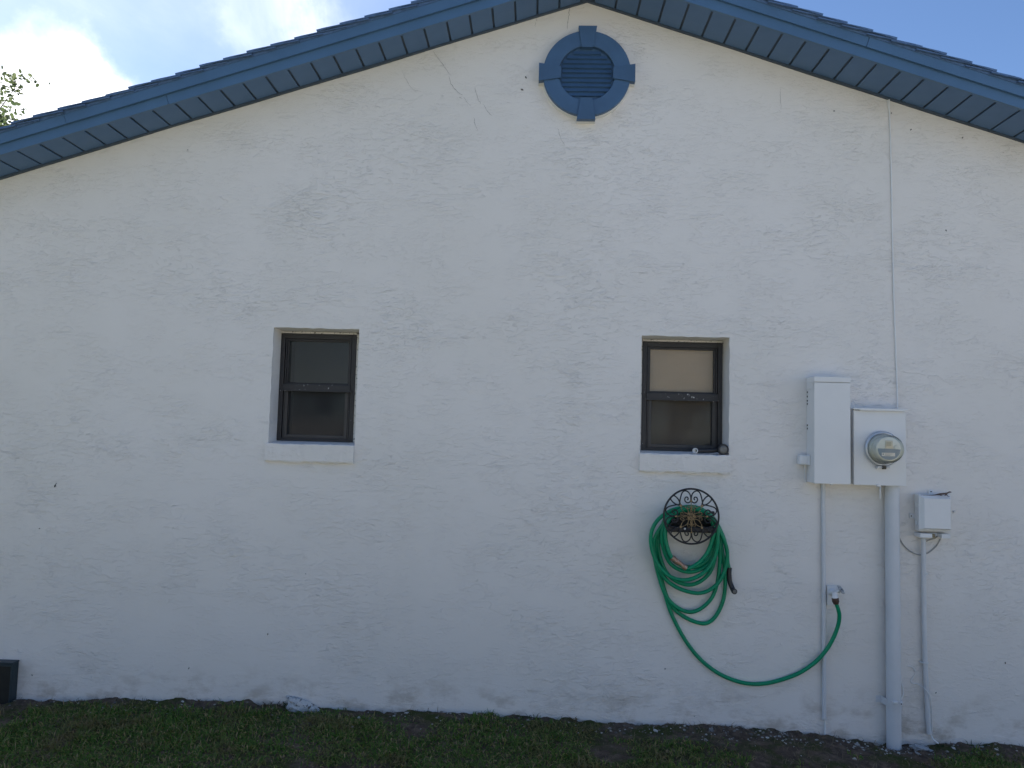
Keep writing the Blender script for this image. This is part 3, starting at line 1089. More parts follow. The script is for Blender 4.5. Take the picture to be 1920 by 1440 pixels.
ka, kb = at(1721.5, 998.5, 0.05), at(1782.5, 1010, 0.075)
n0, n1_ = at(1747.5, 1004, 0.07).x, at(1765, 1004, 0.07).x
sk = MB()
sk.box(ka.x, n0, -0.074, -0.002, kb.z, ka.z - 0.002, 0.003)
sk.box(n1_, kb.x, -0.074, -0.002, kb.z, ka.z - 0.002, 0.003)
sk.box(n0 - 0.001, n1_ + 0.001, -0.03, -0.003, kb.z + 0.004, ka.z - 0.003, 0.001)
part('skirt', sk, MPLA, nb)
part('cable_port', MB().box(n0 + 0.010, n0 + 0.030, -0.045, -0.030, kb.z - 0.001, ka.z - 0.006, 0.002), mat('tan_grommet', (0.25, 0.21, 0.13), 0.6), nb)
tb = MB()
e = at(1709.5, 967.5, 0.006)
tb.box(e.x - 0.012, a.x + 0.002, -0.008, -0.0012, e.z - 0.013, e.z + 0.013, 0.002)
part('mounting_ear', tb, MPLA, nb)
tb = MB()
e2 = at(1745.5, 922, 0.006)
tb.box(e2.x - 0.013, e2.x + 0.013, -0.008, -0.0012, a.z - 0.002, e2.z + 0.010, 0.002)
part('mounting_ear', tb, MPLA, nb)
hl = MB()
hl.box(e.x - 0.006, e.x - 0.001, -0.0088, -0.0078, e.z - 0.004, e.z + 0.004)
hl.box(e2.x - 0.005, e2.x + 0.005, -0.0088, -0.0078, e2.z - 0.002, e2.z + 0.003)
part('ear_slot', hl, MDARK, nb)
for q in (945, 979):
    e = at(1715.3, q, 0.03)
    part('hinge', MB().lathe((e.x, -0.045, e.z - 0.012), (0, 0, 1), [(0, 0.005), (0.024, 0.005)], 12), MPLA, nb)
sc2 = at(1789.5, 959.5, 0.004)
solo('wall_screw', MB().lathe((sc2.x, 0.0005, sc2.z), (0, -1, 0), [(0, 0.0065), (0.006, 0.0065), (0.008, 0.004)], 12), MGALV, (sc2.x, 0, sc2.z), 'lone screw head in the wall just right of the small cable box', 'screw')

# its slim conduit
P = [at(1731.3, 1008, 0.03), at(1731.8, 1060, 0.022), at(1732.5, 1150, 0.018), at(1734.5, 1240, 0.017), at(1738.5, 1320, 0.017), at(1742, 1376, 0.017)]
sc3 = thing('cable_conduit', 'slim white pipe from the small cable box down to the soil', 'pipe', (P[-1].x, -0.017, P[-1].z))
part('pipe', MB().tube(crom(P, 6), 0.0128, 14), MPVC, sc3)
e = at(1734, 1243, 0.02)
sb = MB()
sb.tube([(e.x - 0.022, -0.003, e.z + 0.003), (e.x - 0.016, -0.02, e.z + 0.002), (e.x, -0.0335, e.z), (e.x + 0.016, -0.02, e.z - 0.002), (e.x + 0.026, -0.003, e.z - 0.003)], 0.0042, 8)
part('pipe_clip', sb, MPVC, sc3)
e = at(1735, 1078, 0.02)
part('pipe_clip', MB().lathe((e.x - 0.003, -0.020, e.z), (0, 0, 1), [(0, 0.0145), (0.01, 0.0145)], 14), MPVC, sc3)
part('cable_tail', MB().tube(crom([at(1745, 1374, 0.017), at(1747, 1381, 0.02), at(1750.5, 1387, 0.03), at(1756, 1391.5, 0.045), at(1760, 1394, 0.05)], 5), 0.0042, 8), MCAB, sc3)

# cables on the wall
cbl = MB().tube(crom([at(1667, 187, 0.014), at(1667.3, 192, 0.008), at(1668.6, 230, 0.005), at(1671.2, 330, 0.005), at(1673.4, 450, 0.005), at(1676.2, 560, 0.006), at(1679.8, 660, 0.007), at(1682.5, 735, 0.009), at(1683.2, 768, 0.012)], 8), 0.0040, 8)
cbl.tube(crom([at(1664.5, 187, 0.012), at(1665.2, 197, 0.006), at(1667.5, 214, 0.004), at(1670, 225, 0.004)], 5), 0.0026, 8)
solo('drop_cable', cbl, MCAB, at(1683, 765, 0), 'long thin white cable hanging from the soffit to the top of the meter box', 'cable')
cbl = MB().tube(crom([at(1683.6, 908, 0.012), at(1683.5, 940, 0.008), at(1683.4, 985, 0.006), at(1685, 1003, 0.006), at(1691, 1017, 0.006), at(1701, 1029, 0.007), at(1714, 1037.5, 0.008), at(1725, 1040.5, 0.008), at(1737, 1038, 0.008), at(1746, 1033, 0.007), at(1757, 1022, 0.008), at(1763, 1010, 0.015)], 8), 0.0032, 8)
solo('looping_cable', cbl, MCABG, at(1725, 1040, 0), 'thin grey cable looping from the meter box under the small cable box', 'cable')
cbl = MB().tube(crom([at(1737, 1015, 0.01), at(1744, 1011.5, 0.014), at(1753, 1009.5, 0.02), at(1757, 1005, 0.03)], 5), 0.003, 8)
solo('stub_cable', cbl, MCABG, at(1745, 1012, 0), 'short grey cable end poking from under the small cable box', 'cable')

# ------------------------------------------------------------------ spigot
a, b = at(1550.5, 1097.6, 0.012), at(1571.5, 1135.8, 0.012)
spg = thing('spigot', 'white painted garden tap on a small wall plate feeding the green hose', 'tap', ((a.x + b.x) / 2, 0, b.z))
part('wall_plate', MB().box(a.x, b.x, -0.013, -0.001, b.z, a.z, 0.004), MPNT, spg)
c = at(1562.5, 1111, 0.03)
ob = Vector((c.x, -0.013, c.z))
ft = at(1565.8, 1119.5, 0.075)
body = MB()
body.lathe(ob, (0, -1, 0), [(0, 0.022), (0.006, 0.022), (0.008, 0.015), (0.03, 0.014)], 20)
body.tube(crom([ob + Vector((0, -0.025, 0)), ob + Vector((0.001, -0.045, 0.001)), Vector((ft.x, -0.068, c.z - 0.006)), Vector((ft.x, -0.075, ft.z))], 5), [0.014] * 6 + [0.0145] * 5 + [0.013] * 5, 16)
body.lathe((ft.x, -0.075, ft.z + 0.006), (0, 0, -1), [(0, 0.0135), (0.004, 0.0165), (0.012, 0.0165)], 18)
body.tube([ob + Vector((0.003, -0.043, 0.002)), ob + Vector((0.020, -0.058, 0.022))], [0.011, 0.008], 12)
part('tap_body', body, MPNT, spg)
hc = ob + Vector((0.024, -0.061, 0.026))
hax = Vector((0.62, -0.46, 0.62)).normalized()
hw = MB()
u = hax.orthogonal().normalized()
v = hax.cross(u)
hw.tube([hc + (u * math.cos(t) + v * math.sin(t)) * (0.021 + 0.0022 * math.cos(6 * t)) for t in np.linspace(0, 2 * math.pi, 36, endpoint=False)], 0.0045, 8, closed=True)
for k in range(3):
    t = k * 2 * math.pi / 3
    d = (u * math.cos(t) + v * math.sin(t)) * 0.02
    hw.tube([hc, hc + d], 0.004, 6)
hw.lathe(hc - hax * 0.006, hax, [(0, 0.007), (0.012, 0.007), (0.014, 0.004)], 12)
part('hand_wheel', hw, mat('worn_tap_wheel', (0.45, 0.46, 0.47), .5, wear=.55, wear_scale=90, wear_col=(.2, .19, .18)), spg)
col_ = MB().lathe((ft.x, -0.075, ft.z - 0.004), (0.16, 0, -1), [(0, 0.0175), (0.005, 0.0185), (0.022, 0.0185), (0.026, 0.0155), (0.034, 0.0135)], 20)

# ------------------------------------------------------------------ hose hanger
def hz(x, y, off):
    return at(1200 + x / 5.145, 900 + y / 5.145, off)


HOFF = 0.165
rc = hz(494, 350, HOFF)
RR = (hz(494 + 265, 350, HOFF) - hz(494 - 265, 350, HOFF)).length / 2
hh = thing('hose_hanger', 'black wrought iron wall hose hanger with a round scrollwork face and bronze rosette', 'hose hanger', (rc.x, 0, rc.z))
TILT = Matrix.Rotation(R(-1.0), 3, 'Y')


def rp(u, v, d=0.0):
    return rc + TILT @ Vector((u * RR, -d, v * RR))


part('rim', MB().tube([rp(math.cos(t), math.sin(t)) for t in np.linspace(0, 2 * math.pi, 72, endpoint=False)], 0.0052, 10, closed=True), MIRON, hh)
scr = [(-.42, .38), (-.41, .55), (-.33, .84), (-.21, .925), (-.08, .86), (-.015, .72), (-.02, .56), (-.10, .49), (-.19, .52), (-.235, .60), (-.20, .685), (-.13, .69), (-.105, .63), (-.14, .595)]
leaf = [(.40, .40), (.46, .60), (.60, .735), (.715, .715), (.735, .60), (.60, .46)]
petal = [(.11, .11), (.13, .24), (.25, .345), (.37, .37), (.345, .25), (.24, .13)]
curl = [(.03, .17), (.03, .30), (.06, .38), (.12, .385), (.145, .33), (.12, .275), (.085, .28), (.08, .32)]


def rot4(p, k):
    x, y = p
    for _ in range(k):
        x, y = y, -x
    return x, y


for k in range(4):
    for mir in (1, -1):
        m1 = MB().tube([rp(*rot4((mir * p.x, p.y), k)) for p in crom([(x, y, 0) for x, y in scr], 6)], 0.0036, 8)
        part('scroll', m1, MIRON, hh)
        m1 = MB().tube([rp(*rot4((mir * p.x, p.y), k), 0.004) for p in crom([(x, y, 0) for x, y in curl], 5)], 0.0018, 8)
        part('curl', m1, MGOLD, hh)
    part('leaf', MB().tube([rp(*rot4((p.x, p.y), k)) for p in crom([(x, y, 0) for x, y in leaf], 6, True)], 0.0036, 8, closed=True), MIRON, hh)
    part('petal', MB().tube([rp(*rot4((p.x, p.y), k), 0.003) for p in crom([(x, y, 0) for x, y in petal], 6, True)], 0.0021, 8, closed=True), MGOLD, hh)
    part('spoke', MB().tube([rp(*rot4((0, .12), k), 0.002), rp(*rot4((0, .56), k), 0.002)], 0.0022, 8), MGOLD, hh)
    c = rp(*rot4((.395, .385), k), 0.004)
    cm = MB().box(-0.0065, 0.0065, -0.0055, 0.0055, -0.005, 0.005, 0.0012, Matrix.Translation(c) @ Matrix.Rotation(R(45 + 90 * k), 4, 'Y'))
    part('collar', cm, MGOLD, hh)
    c = rp(*rot4((0, .57), k), 0.003)
    part('collar', MB().box(c.x - 0.0045, c.x + 0.0045, c.y - 0.005, c.y + 0.005, c.z - 0.0045, c.z + 0.0045, 0.001), MGOLD, hh)
    for sg in (-1, 1):
        pass
ro = MB()
for rad in (.135, .085):
    ro.tube([rp(rad * math.cos(t), rad * math.sin(t), 0.006) for t in np.linspace(0, 2 * math.pi, 28, endpoint=False)], 0.0032, 8, closed=True)
ro.tube([rp(0.012 * t * math.cos(t * 1.3), 0.012 * t * math.sin(t * 1.3), 0.009) for t in np.linspace(0.3, 6, 30)], 0.003, 8)
ro.lathe(rp(0, 0, 0.0), (0, -1, 0), [(0, .13 * RR), (0.005, .12 * RR)], 24)
part('rosette', ro, MGOLD, hh)
# curved saddle trough between wall plate and rim
sd = MB()
vs, fs = [], []
npt = 19
yA, yB = -0.004, -HOFF + 0.012
arc = []
for k in range(npt):
    t = k / (npt - 1)
    arc.append(hz(262 + (728 - 262) * t, 500 - 205 * math.sin(math.pi * (0.09 + 0.82 * t)) ** 0.8, 0.09))
for lay in (0, 0.004):
    for p in arc:
        vs.append((p.x, yA, p.z - lay))
        vs.append((p.x, yB, p.z - lay))
for i in range(npt - 1):
    a = 2 * i
    fs.append((a, a + 1, a + 3, a + 2))
    o = 2 * npt
    fs.append((o + a, o + a + 2, o + a + 3, o + a + 1))
    fs.append((a + 1, o + a + 1, o + a + 3, a + 3))
sd.add(vs, fs)
part('saddle', sd, MIRON, hh)
p, q = hz(266, 430, 0.02), hz(724, 516, 0.02)
part('back_plate', MB().box(p.x, q.x, -0.010, -0.0012, q.z, p.z + 0.08, 0.004), MIRON, hh)
p, q = hz(262, 440, 0.12), hz(728, 505, 0.12)
part('shelf_bar', MB().box(p.x, q.x, -0.150, -0.095, q.z, p.z, 0.006), MIRON, hh)
bp2 = MB()
for sx in (-0.09, 0.09):
    bp2.tube([(rc.x + sx, -0.008, p.z - 0.006), (rc.x + sx, -HOFF + 0.003, p.z - 0.006)], 0.006, 8)
part('strut', bp2, MIRON, hh)
part('bolt', MB().lathe(hz(432, 470, 0.152), (0, -1, 0), [(0, 0.007), (0.005, 0.007), (0.007, 0.004)], 12), MGALV, hh)
part('bolt', MB().lathe(hz(600, 262, 0.06), (0, -1, 0), [(0, 0.006), (0.004, 0.006), (0.006, 0.003)], 12), MGALV, hh)

# ------------------------------------------------------------------ hose
HR = 0.0108
hpts = []


def hp(x, y, off):
    hpts.append(hz(x, y, off))


def hpx(x, y, off):
    hpts.append(at(x, y, off))


st0 = Vector((ft.x + 0.005, -0.075, ft.z - 0.032))
hpts.append(st0)
for x, y, o in ((1571.8, 1143, .072), (1573.8, 1155, .062), (1571.5, 1172, .05), (1563, 1195, .04), (1549, 1219, .03), (1528, 1242, .022), (1500, 1261, .016), (1470, 1273, .013), (1438, 1281, .0125), (1405, 1282, .0125), (1372, 1274, .0125), (1340, 1258, .0125), (1312, 1235, .0125), (1290, 1208, .013), (1272, 1178, .014), (1257, 1146, .016), (1246, 1112, .02)):
    hpx(x, y, o)
hp(165, 870, .028)
hp(140, 640, .034)
# (xl,yl, xr,yr, xb,yb, top y, depth at top, depth at bottom)
loops = [
    dict(R=(822, 960), B=(600, 1384), L=(176, 760), ty=285, dt=.034, db=.016),
    dict(R=(770, 800), B=(480, 1274), L=(150, 700), ty=270, dt=.056, db=.030),
    dict(R=(842, 700), B=(555, 1092), L=(128, 640), ty=262, dt=.080, db=.052),
    dict(R=(742, 610), B=(480, 1012), L=(178, 640), ty=285, dt=.050, db=.045),
    dict(R=(728, 620), B=(478, 888), L=(212, 590), ty=275, dt=.100, db=.070),
    dict(R=(716, 570), B=(500, 842), L=(232, 570), ty=300, dt=.076, db=.062),
]
cur_dt = .034
for i, lp in enumerate(loops):
    d0 = loops[i - 1]['dt'] if i else .034
    d1 = lp['dt']
    dm = (d0 + d1) / 2
    (xl, yl), (xr, yr), (xb, yb) = lp['L'], lp['R'], lp['B']
    hp(xl + 70 if i == 0 else 225 + 4 * i, 405, d0)
    hp(350, 305 + (lp['ty'] - 262), d0)
    hp(495, lp['ty'], dm)
    hp(640, 315 + (lp['ty'] - 262), d1)
    hp(745 - 4 * i, 440, d1)
    db = lp['db']
    hp(xr, yr, (d1 + db) / 2)
    hp(xb + .74 * (xr - xb), yr + .70 * (yb - yr), db)
    hp(xb, yb, db)
    hp(xb + .70 * (xl - xb), yl + .72 * (yb - yl), db)
    hp(xl, yl, (d1 + db) / 2)
# innermost turn, through the coupling
hp(250, 410, .112); hp(345, 318, .114); hp(495, 292, .116); hp(640, 330, .118); hp(712, 460, .118)
hp(690, 600, .112); hp(640, 715, .108); hp(570, 795, .108); hp(500, 838, .112)
cp_a = len(hpts)
hp(437, 846, .118)
hp(312, 752, .118)
hp(262, 640, .114); hp(245, 500, .116); hp(290, 370, .122); hp(380, 300, .126); hp(495, 272, .13); hp(640, 322, .13); hp(735, 430, .12)
# front outer turn
hp(748, 560, .115); hp(722, 740, .10); hp(625, 885, .092); hp(460, 962, .088); hp(290, 930, .086); hp(160, 790, .085); hp(103, 590, .09); hp(140, 430, .10)
hp(260, 315, .10); hp(420, 262, .09); hp(560, 268, .07); hp(700, 360, .05); hp(800, 540, .04); hp(838, 690, .034); hp(846, 800, .03); hp(858, 850, .03)
hose = thing('garden_hose', 'long green garden hose coiled over the iron hanger and running to the tap', 'hose', (rc.x, 0, hz(600, 1384, .02).z))
part('tubing', MB().tube(crom(hpts, 9), HR, 12), MHOSE, hose)
ca_, cb_ = hz(437, 846, .118), hz(312, 752, .118)
ax = (cb_ - ca_).normalized()
ln_ = (cb_ - ca_).length
part('coupling', MB().lathe(ca_ - ax * 0.008, ax, [(0, 0.0125), (0.004, 0.0155), (0.020, 0.0155), (0.022, 0.0128), (ln_ * 0.5, 0.0128), (ln_ * 0.5 + .002, 0.0145), (ln_ - 0.006, 0.0145), (ln_ - .004, 0.0165), (ln_ + 0.010, 0.0165), (ln_ + .012, 0.012)], 14, smooth=False), MBRS, hose)
part('end_collar', col_, MBRN, hose)


def nozzle(name, label, body_pts, rads, head_c, head_ax, head_r, head_len, tail=None):
    t = thing(name, label, 'hose nozzle', head_c - Vector((0, 0, head_r)), 'hose nozzles')
    part('barrel', MB().tube(crom(body_pts, 6), rads, 16), MBLK, t)
    hm = MB().lathe(head_c - Vector(head_ax).normalized() * head_len * 0.6, head_ax, [(0, head_r * 0.65), (head_len * 0.35, head_r * 0.98), (head_len * 0.45, head_r), (head_len * 0.92, head_r), (head_len, head_r * 0.93), (head_len, head_r * 0.74), (head_len * 0.93, head_r * 0.72)], 28, smooth=False)
    part('head', hm, MBLK, t)
    part('spray_face', MB().lathe(head_c + Vector(head_ax).normalized() * head_len * 0.26, head_ax, [(0, head_r * 0.72), (head_len * 0.10, head_r * 0.70), (head_len * .13, head_r * 0.4)], 24), MGRY, t)
    if tail:
        c, axx, r_ = tail
        part('threaded_end', MB().lathe(c - Vector(axx).normalized() * 0.012, axx, [(0, r_ * .9), (0.004, r_), (0.016, r_), (0.017, r_ * .72), (0.006, r_ * .68)], 20, smooth=False), MPLA, t)
    return t


bp3 = [hz(862, 845, .034), hz(858, 900, .034), hz(868, 985, .036), hz(893, 1050, .046), hz(905, 1072, .056)]
nozzle('hose_nozzle', 'black hose nozzle hanging behind the right edge of the coiled green hose', bp3, 0.0138, hz(908, 1074, .07), (0.12, -1, 0.05), 0.0150, 0.022)
zsl = WZ0 + 0.008
s0, s1 = at(1303, 846, -0.01), at(1355, 846, 0.0)
zc1 = zsl + 0.016
b3 = [Vector((s0.x + 0.002, 0.010, zc1 + 0.001)), Vector((s0.x + 0.03, 0.018, zc1 + 0.001)), Vector((s0.x + 0.10, 0.022, zc1 + 0.004)), Vector((s1.x - 0.01, 0.02, zc1 + 0.012))]
nz = nozzle('hose_nozzle', 'black hose nozzle lying on the right window sill', b3, 0.0135, Vector((s1.x, -0.003, WZ0 + 0.036)), (0.06, -1, 0.03), 0.0315, 0.036,
            (Vector((s0.x, 0.002, zc1 + 0.001)), (-0.45, -1, 0), 0.0150))

# ------------------------------------------------------------------ lizard on the small box
def skin_mesh(name, verts, edges, radii, m, root=0, sub=2):
    me = bpy.data.meshes.new(name + '_src')
    me.from_pydata([tuple(v) for v in verts], edges, [])
    o = bpy.data.objects.new(name + '_src', me)
    COL.objects.link(o)
    md = o.modifiers.new('s', 'SKIN')
    sv = me.skin_vertices[0].data
    for i, r_ in enumerate(radii):
        sv[i].radius = (r_, r_) if not isinstance(r_, tuple) else r_
        sv[i].use_root = (i == root)
    ss = o.modifiers.new('u', 'SUBSURF')
    ss.levels = sub
    dg = bpy.context.evaluated_depsgraph_get()
    dg.update()
    res = bpy.data.meshes.new_from_object(o.evaluated_get(dg))
    bpy.data.objects.remove(o)
    res.name = name
    res.materials.clear()
    res.materials.append(m)
    res.polygons.foreach_set('use_smooth', [True] * len(res.polygons))
    return res


def lz(x, y, off):
    return at(1690 + x / 9.6, 910 + y / 9.6, off)


zt_ = la.z + 0.001
lv = [lz(345, 172, .062), lz(430, 176, .066), lz(540, 178, .07), lz(620, 172, .074), lz(680, 158, .078), lz(745, 152, .082), lz(805, 150, .084), lz(838, 134, .085), lz(862, 121, .086), lz(882, 120, .087), lz(903, 126, .088)]
lr = [0.0008, 0.0014, 0.0022, 0.0030, 0.0052, 0.0058, 0.0050, 0.0036, 0.0044, 0.0040, 0.0016]
le = [(i, i + 1) for i in range(10)]
limbs = [(4, [lz(705, 175, .092), lz(740, 186, .094), lz(728, 192, .094)]), (4, [lz(690, 172, .066), lz(715, 184, .064)]),
         (6, [lz(822, 178, .094), lz(838, 196, .095), lz(872, 204, .095)]), (6, [lz(800, 176, .07), lz(772, 190, .068)])]
for root_, chain in limbs:
    prev = root_
    for j, p in enumerate(chain):
        lv.append(p)
        lr.append([0.0022, 0.0016, 0.0011][j])
        le.append((prev, len(lv) - 1))
        prev = len(lv) - 1
lm = skin_mesh('lizard', [v - lv[4] for v in lv], le, lr, MLIZ, 4)
lo = bpy.data.objects.new('lizard', lm)
COL.objects.link(lo)
lo.location = lv[4]
lo['label'] = 'tiny brown lizard with raised head on top of the small cable box'
lo['category'] = 'lizard'

# ------------------------------------------------------------------ insects and specks on the wall
bugs = [(986, 145, -70, 8, 'upper of the two dark insects just left of the round vent'),
        (979, 168, -25, 9, 'lower of the two dark insects just left of the round vent'),
        (1564, 208, 0, 6, 'dark insect high on the wall left of the hanging cable'),
        (1671.5, 212, 80, 5, 'brownish insect touching the top of the hanging cable'),
        (1708, 243, 50, 6, 'dark insect just right of the hanging cable near the soffit'),
        (1805, 258, 60, 6, 'dark insect under the right-hand soffit, rightmost of its neighbours'),
        (1774, 432, -70, 6, 'dark insect alone on the upper wall at far right'),
        (352, 281, -20, 4, 'dark insect under the left-hand soffit'),
        (103, 911, 75, 9, 'dark insect with a trailing leg, far left of the left window'),
        (74, 991, 8, 5, 'tiny dark insect below the larger one at far left'),
        (573, 1076, 0, 4, 'round dark insect on the lower wall below the left window'),
        (502, 1189, 80, 6, 'upright dark insect low on the wall below the left window'),
        (354, 1253, 60, 6, 'dark insect near the wall foot left of the white mortar lump'),
        (1247, 1254, 85, 5, 'upright dark insect below the hose coil'),
        (1885, 1243, 88, 6, 'upright dark insect low on the wall at the far right edge'),
        (1755, 1299, 60, 5, 'dark insect right of the slim cable pipe near the soil'),
        (60, 1266, -60, 5, 'dark insect just right of the dark green box'),
        (1302, 1343, 10, 4, 'dark insect just above the soil below the hose')]
for px, py, rot, ln, lab in bugs:
    c = at(px, py, 0.003)
    Lm = ln * 0.00305 * 0.62
    d = Vector((math.cos(R(rot)), 0, math.sin(R(rot))))
    pe = Vector((-d.z, 0, d.x))
    m1 = MB()
    m1.lathe(c - d * Lm * .5, d, [(0, Lm * .06), (Lm * .15, Lm * .17), (Lm * .45, Lm * .20), (Lm * .62, Lm * .14), (Lm * .70, Lm * .19), (Lm * .85, Lm * .16), (Lm * .9, Lm * .09), (Lm, Lm * .08)], 8)
    for sgn in (-1, 1):
        m1.tube([c + d * Lm * .1, c + d * Lm * .05 + pe * sgn * Lm * .28 + Vector((0, 0.001, 0)), c - d * Lm * .1 + pe * sgn * Lm * .42 + Vector((0, 0.002, 0))], Lm * .03, 4)
    if 'trailing' in lab:
        m1.tube([c + d * Lm * .4, c + d * Lm * .75 + pe * -0.002, c + d * Lm * 1.1 + pe * -0.004], 0.0011, 5)
    solo('insect', m1, MBUG, (c.x, 0, c.z), lab, 'insect', 'dark insects resting on the wall')

# ------------------------------------------------------------------ ground
BASE = [(-9, .03), (-2.9, .030), (-2.3, .052), (-1.53, .072), (-1.1, .052), (-.445, .055), (.18, .048), (.62, .030), (.86, .046), (1.35, .020), (1.67, .004), (2.05, -.020), (2.36, -.004), (2.7, -.006), (9, -.01)]


def vnoise(x, y, sc, seed):
    """vectorised value noise 0..1"""
    g = np.random.default_rng(seed).random((128, 128))
    xs, ys = np.asarray(x) * sc + 57.3, np.asarray(y) * sc + 31.7
    xi, yi = np.floor(xs).astype(int), np.floor(ys).astype(int)
    fx, fy = xs - xi, ys - yi
    fx, fy = fx * fx * (3 - 2 * fx), fy * fy * (3 - 2 * fy)
    G = lambda i, j: g[i % 128, j % 128]
    return (G(xi, yi) * (1 - fx) + G(xi + 1, yi) * fx) * (1 - fy) + (G(xi, yi + 1) * (1 - fx) + G(xi + 1, yi + 1) * fx) * fy


def gz(x, y):
    x, y = np.asarray(x, float), np.asarray(y, float)
    b = np.interp(x, [p[0] for p in BASE], [p[1] for p in BASE])
    fall = np.clip(1 + y / 1.6, 0, 1)
    near = (np.abs(y) < 3) & (np.abs(x) < 8)
    bump = 0.022 * (vnoise(x, y, 3.1, 1) - .5) + 0.014 * (vnoise(x, y, 11, 2) - .5) + 0.008 * (vnoise(x, y, 34, 3) - .5)
    edge = np.clip(1 + y / .22, 0, 1)
    bump = bump + edge * (0.020 * (vnoise(x, y, 16, 4) - .5) + 0.016 * (vnoise(x, y, 44, 5) - .5))
    return b * (0.3 + 0.7 * fall) - 0.018 * (1 - fall) + np.where(near, bump, 0)


gx = np.concatenate([[-400, -150, -60, -30, -18, -12, -9, -7, -5.5, -4.5], np.arange(-4, 4.001, 0.016), [4.5, 5.5, 7, 9, 12, 18, 30, 60, 150, 400]])
gy = np.concatenate([[-400, -150, -60, -30, -18, -12, -8, -6, -4.5, -3.5, -2.6, -2.0, -1.6, -1.3], np.arange(-1.1, -0.3, 0.04), np.arange(-0.3, 0.06, 0.016), [0.4, 2, 5, 9.2, 14, 25, 60, 150, 400]])
XX, YY = np.meshgrid(gx, gy)
ZZ = gz(XX, YY)
nx, ny = len(gx), len(gy)
gv_ = np.stack([XX.ravel(), YY.ravel(), ZZ.ravel()], 1)
idx = np.arange(nx * ny).reshape(ny, nx)
gf = np.stack([idx[:-1, :-1].ravel(), idx[:-1, 1:].ravel(), idx[1:, 1:].ravel(), idx[1:, :-1].ravel()], 1)


def np_mesh(name, V, F, m, smooth=False):
    me = bpy.data.meshes.new(name)
    V = np.asarray(V, np.float32)
    F = np.asarray(F, np.int32)
    k = F.shape[1]
    me.vertices.add(len(V))
    me.vertices.foreach_set('co', V.ravel())
    me.loops.add(F.size)
    me.loops.foreach_set('vertex_index', F.ravel())
    me.polygons.add(len(F))
    me.polygons.foreach_set('loop_start', np.arange(0, F.size, k, dtype=np.int32))
    me.polygons.foreach_set('loop_total', np.full(len(F), k, np.int32))
    me.polygons.foreach_set('use_smooth', np.full(len(F), smooth))
    me.materials.append(m)
    me.update(calc_edges=True)
    me.validate()
    return me


def soil_mat():
    m = bpy.data.materials.new('soil_and_moss')
    m.use_nodes = True
    t = m.node_tree
    b = t.nodes['Principled BSDF']
    b.inputs['Roughness'].default_value = 0.95
    b.inputs['Specular IOR Level'].default_value = 0.15
    g = nn(t, 'ShaderNodeNewGeometry')

    def N(sc, det=6, ro=0.65):
        n = nn(t, 'ShaderNodeTexNoise')
        n.inputs['Scale'].default_value = sc
        n.inputs['Detail'].default_value = det
        n.inputs['Roughness'].default_value = ro
        t.links.new(g.outputs['Position'], n.inputs['Vector'])
        return n.outputs[0]
    r1 = nn(t, 'ShaderNodeValToRGB')
    els = r1.color_ramp.elements
    els[0].position, els[0].color = 0.32, (0.075, 0.052, 0.038, 1)
    els[1].position, els[1].color = 0.68, (0.23, 0.165, 0.12, 1)
    e = els.new(0.5)
    e.color = (0.13, 0.094, 0.072, 1)
    t.links.new(N(22), r1.inputs[0])
    mr = nn(t, 'ShaderNodeMapRange')
    mr.inputs['From Min'].default_value = 0.47
    mr.inputs['From Max'].default_value = 0.60
    t.links.new(N(4.5), mr.inputs['Value'])
    mx = nn(t, 'ShaderNodeMix', data_type='RGBA')
    t.links.new(mr.outputs[0], mx.inputs['Factor'])
    t.links.new(r1.outputs[0], mx.inputs['A'])
    r2 = nn(t, 'ShaderNodeValToRGB')
    r2.color_ramp.elements[0].color = (0.036, 0.050, 0.014, 1)
    r2.color_ramp.elements[1].color = (0.10, 0.105, 0.034, 1)
    t.links.new(N(60), r2.inputs[0])
    t.links.new(r2.outputs[0], mx.inputs['B'])
    # away from the wall the bare soil gives way to sun-bleached lawn
    sx = nn(t, 'ShaderNodeSeparateXYZ')
    t.links.new(g.outputs['Position'], sx.inputs[0])
    lm_ = nn(t, 'ShaderNodeMapRange')
    lm_.inputs['From Min'].default_value = -1.0
    lm_.inputs['From Max'].default_value = -2.0
    t.links.new(sx.outputs[1], lm_.inputs['Value'])
    r3 = nn(t, 'ShaderNodeValToRGB')
    r3.color_ramp.elements[0].position = .3
    r3.color_ramp.elements[1].position = .7
    r3.color_ramp.elements[0].color = (0.085, 0.095, 0.05, 1)
    r3.color_ramp.elements[1].color = (0.165, 0.155, 0.10, 1)
    t.links.new(N(1.4), r3.inputs[0])
    mx2 = nn(t, 'ShaderNodeMix', data_type='RGBA')
    t.links.new(lm_.outputs[0], mx2.inputs['Factor'])
    t.links.new(mx.outputs['Result'], mx2.inputs['A'])
    t.links.new(r3.outputs[0], mx2.inputs['B'])
    t.links.new(mx2.outputs['Result'], b.inputs['Base Color'])
    bp = nn(t, 'ShaderNodeBump')
    bp.inputs['Distance'].default_value = 0.012
    t.links.new(N(70, 8, 0.7), bp.inputs['Height'])
    t.links.new(bp.outputs[0], b.inputs['Normal'])
    return m


go = bpy.data.objects.new('ground', np_mesh('ground', gv_, gf, soil_mat(), True))
COL.objects.link(go)
go['kind'] = 'structure'

# grass blades -------------------------------------------------------------
MGRASS = island_mat('grass_blades', [(0.0, (0.055, 0.125, 0.014)), (0.38, (0.092, 0.190, 0.023)), (0.66, (0.145, 0.235, 0.036)), (0.80, (0.22, 0.225, 0.055)), (0.90, (0.38, 0.275, 0.12)), (1.0, (0.46, 0.35, 0.18))], 0.55, 0.25)
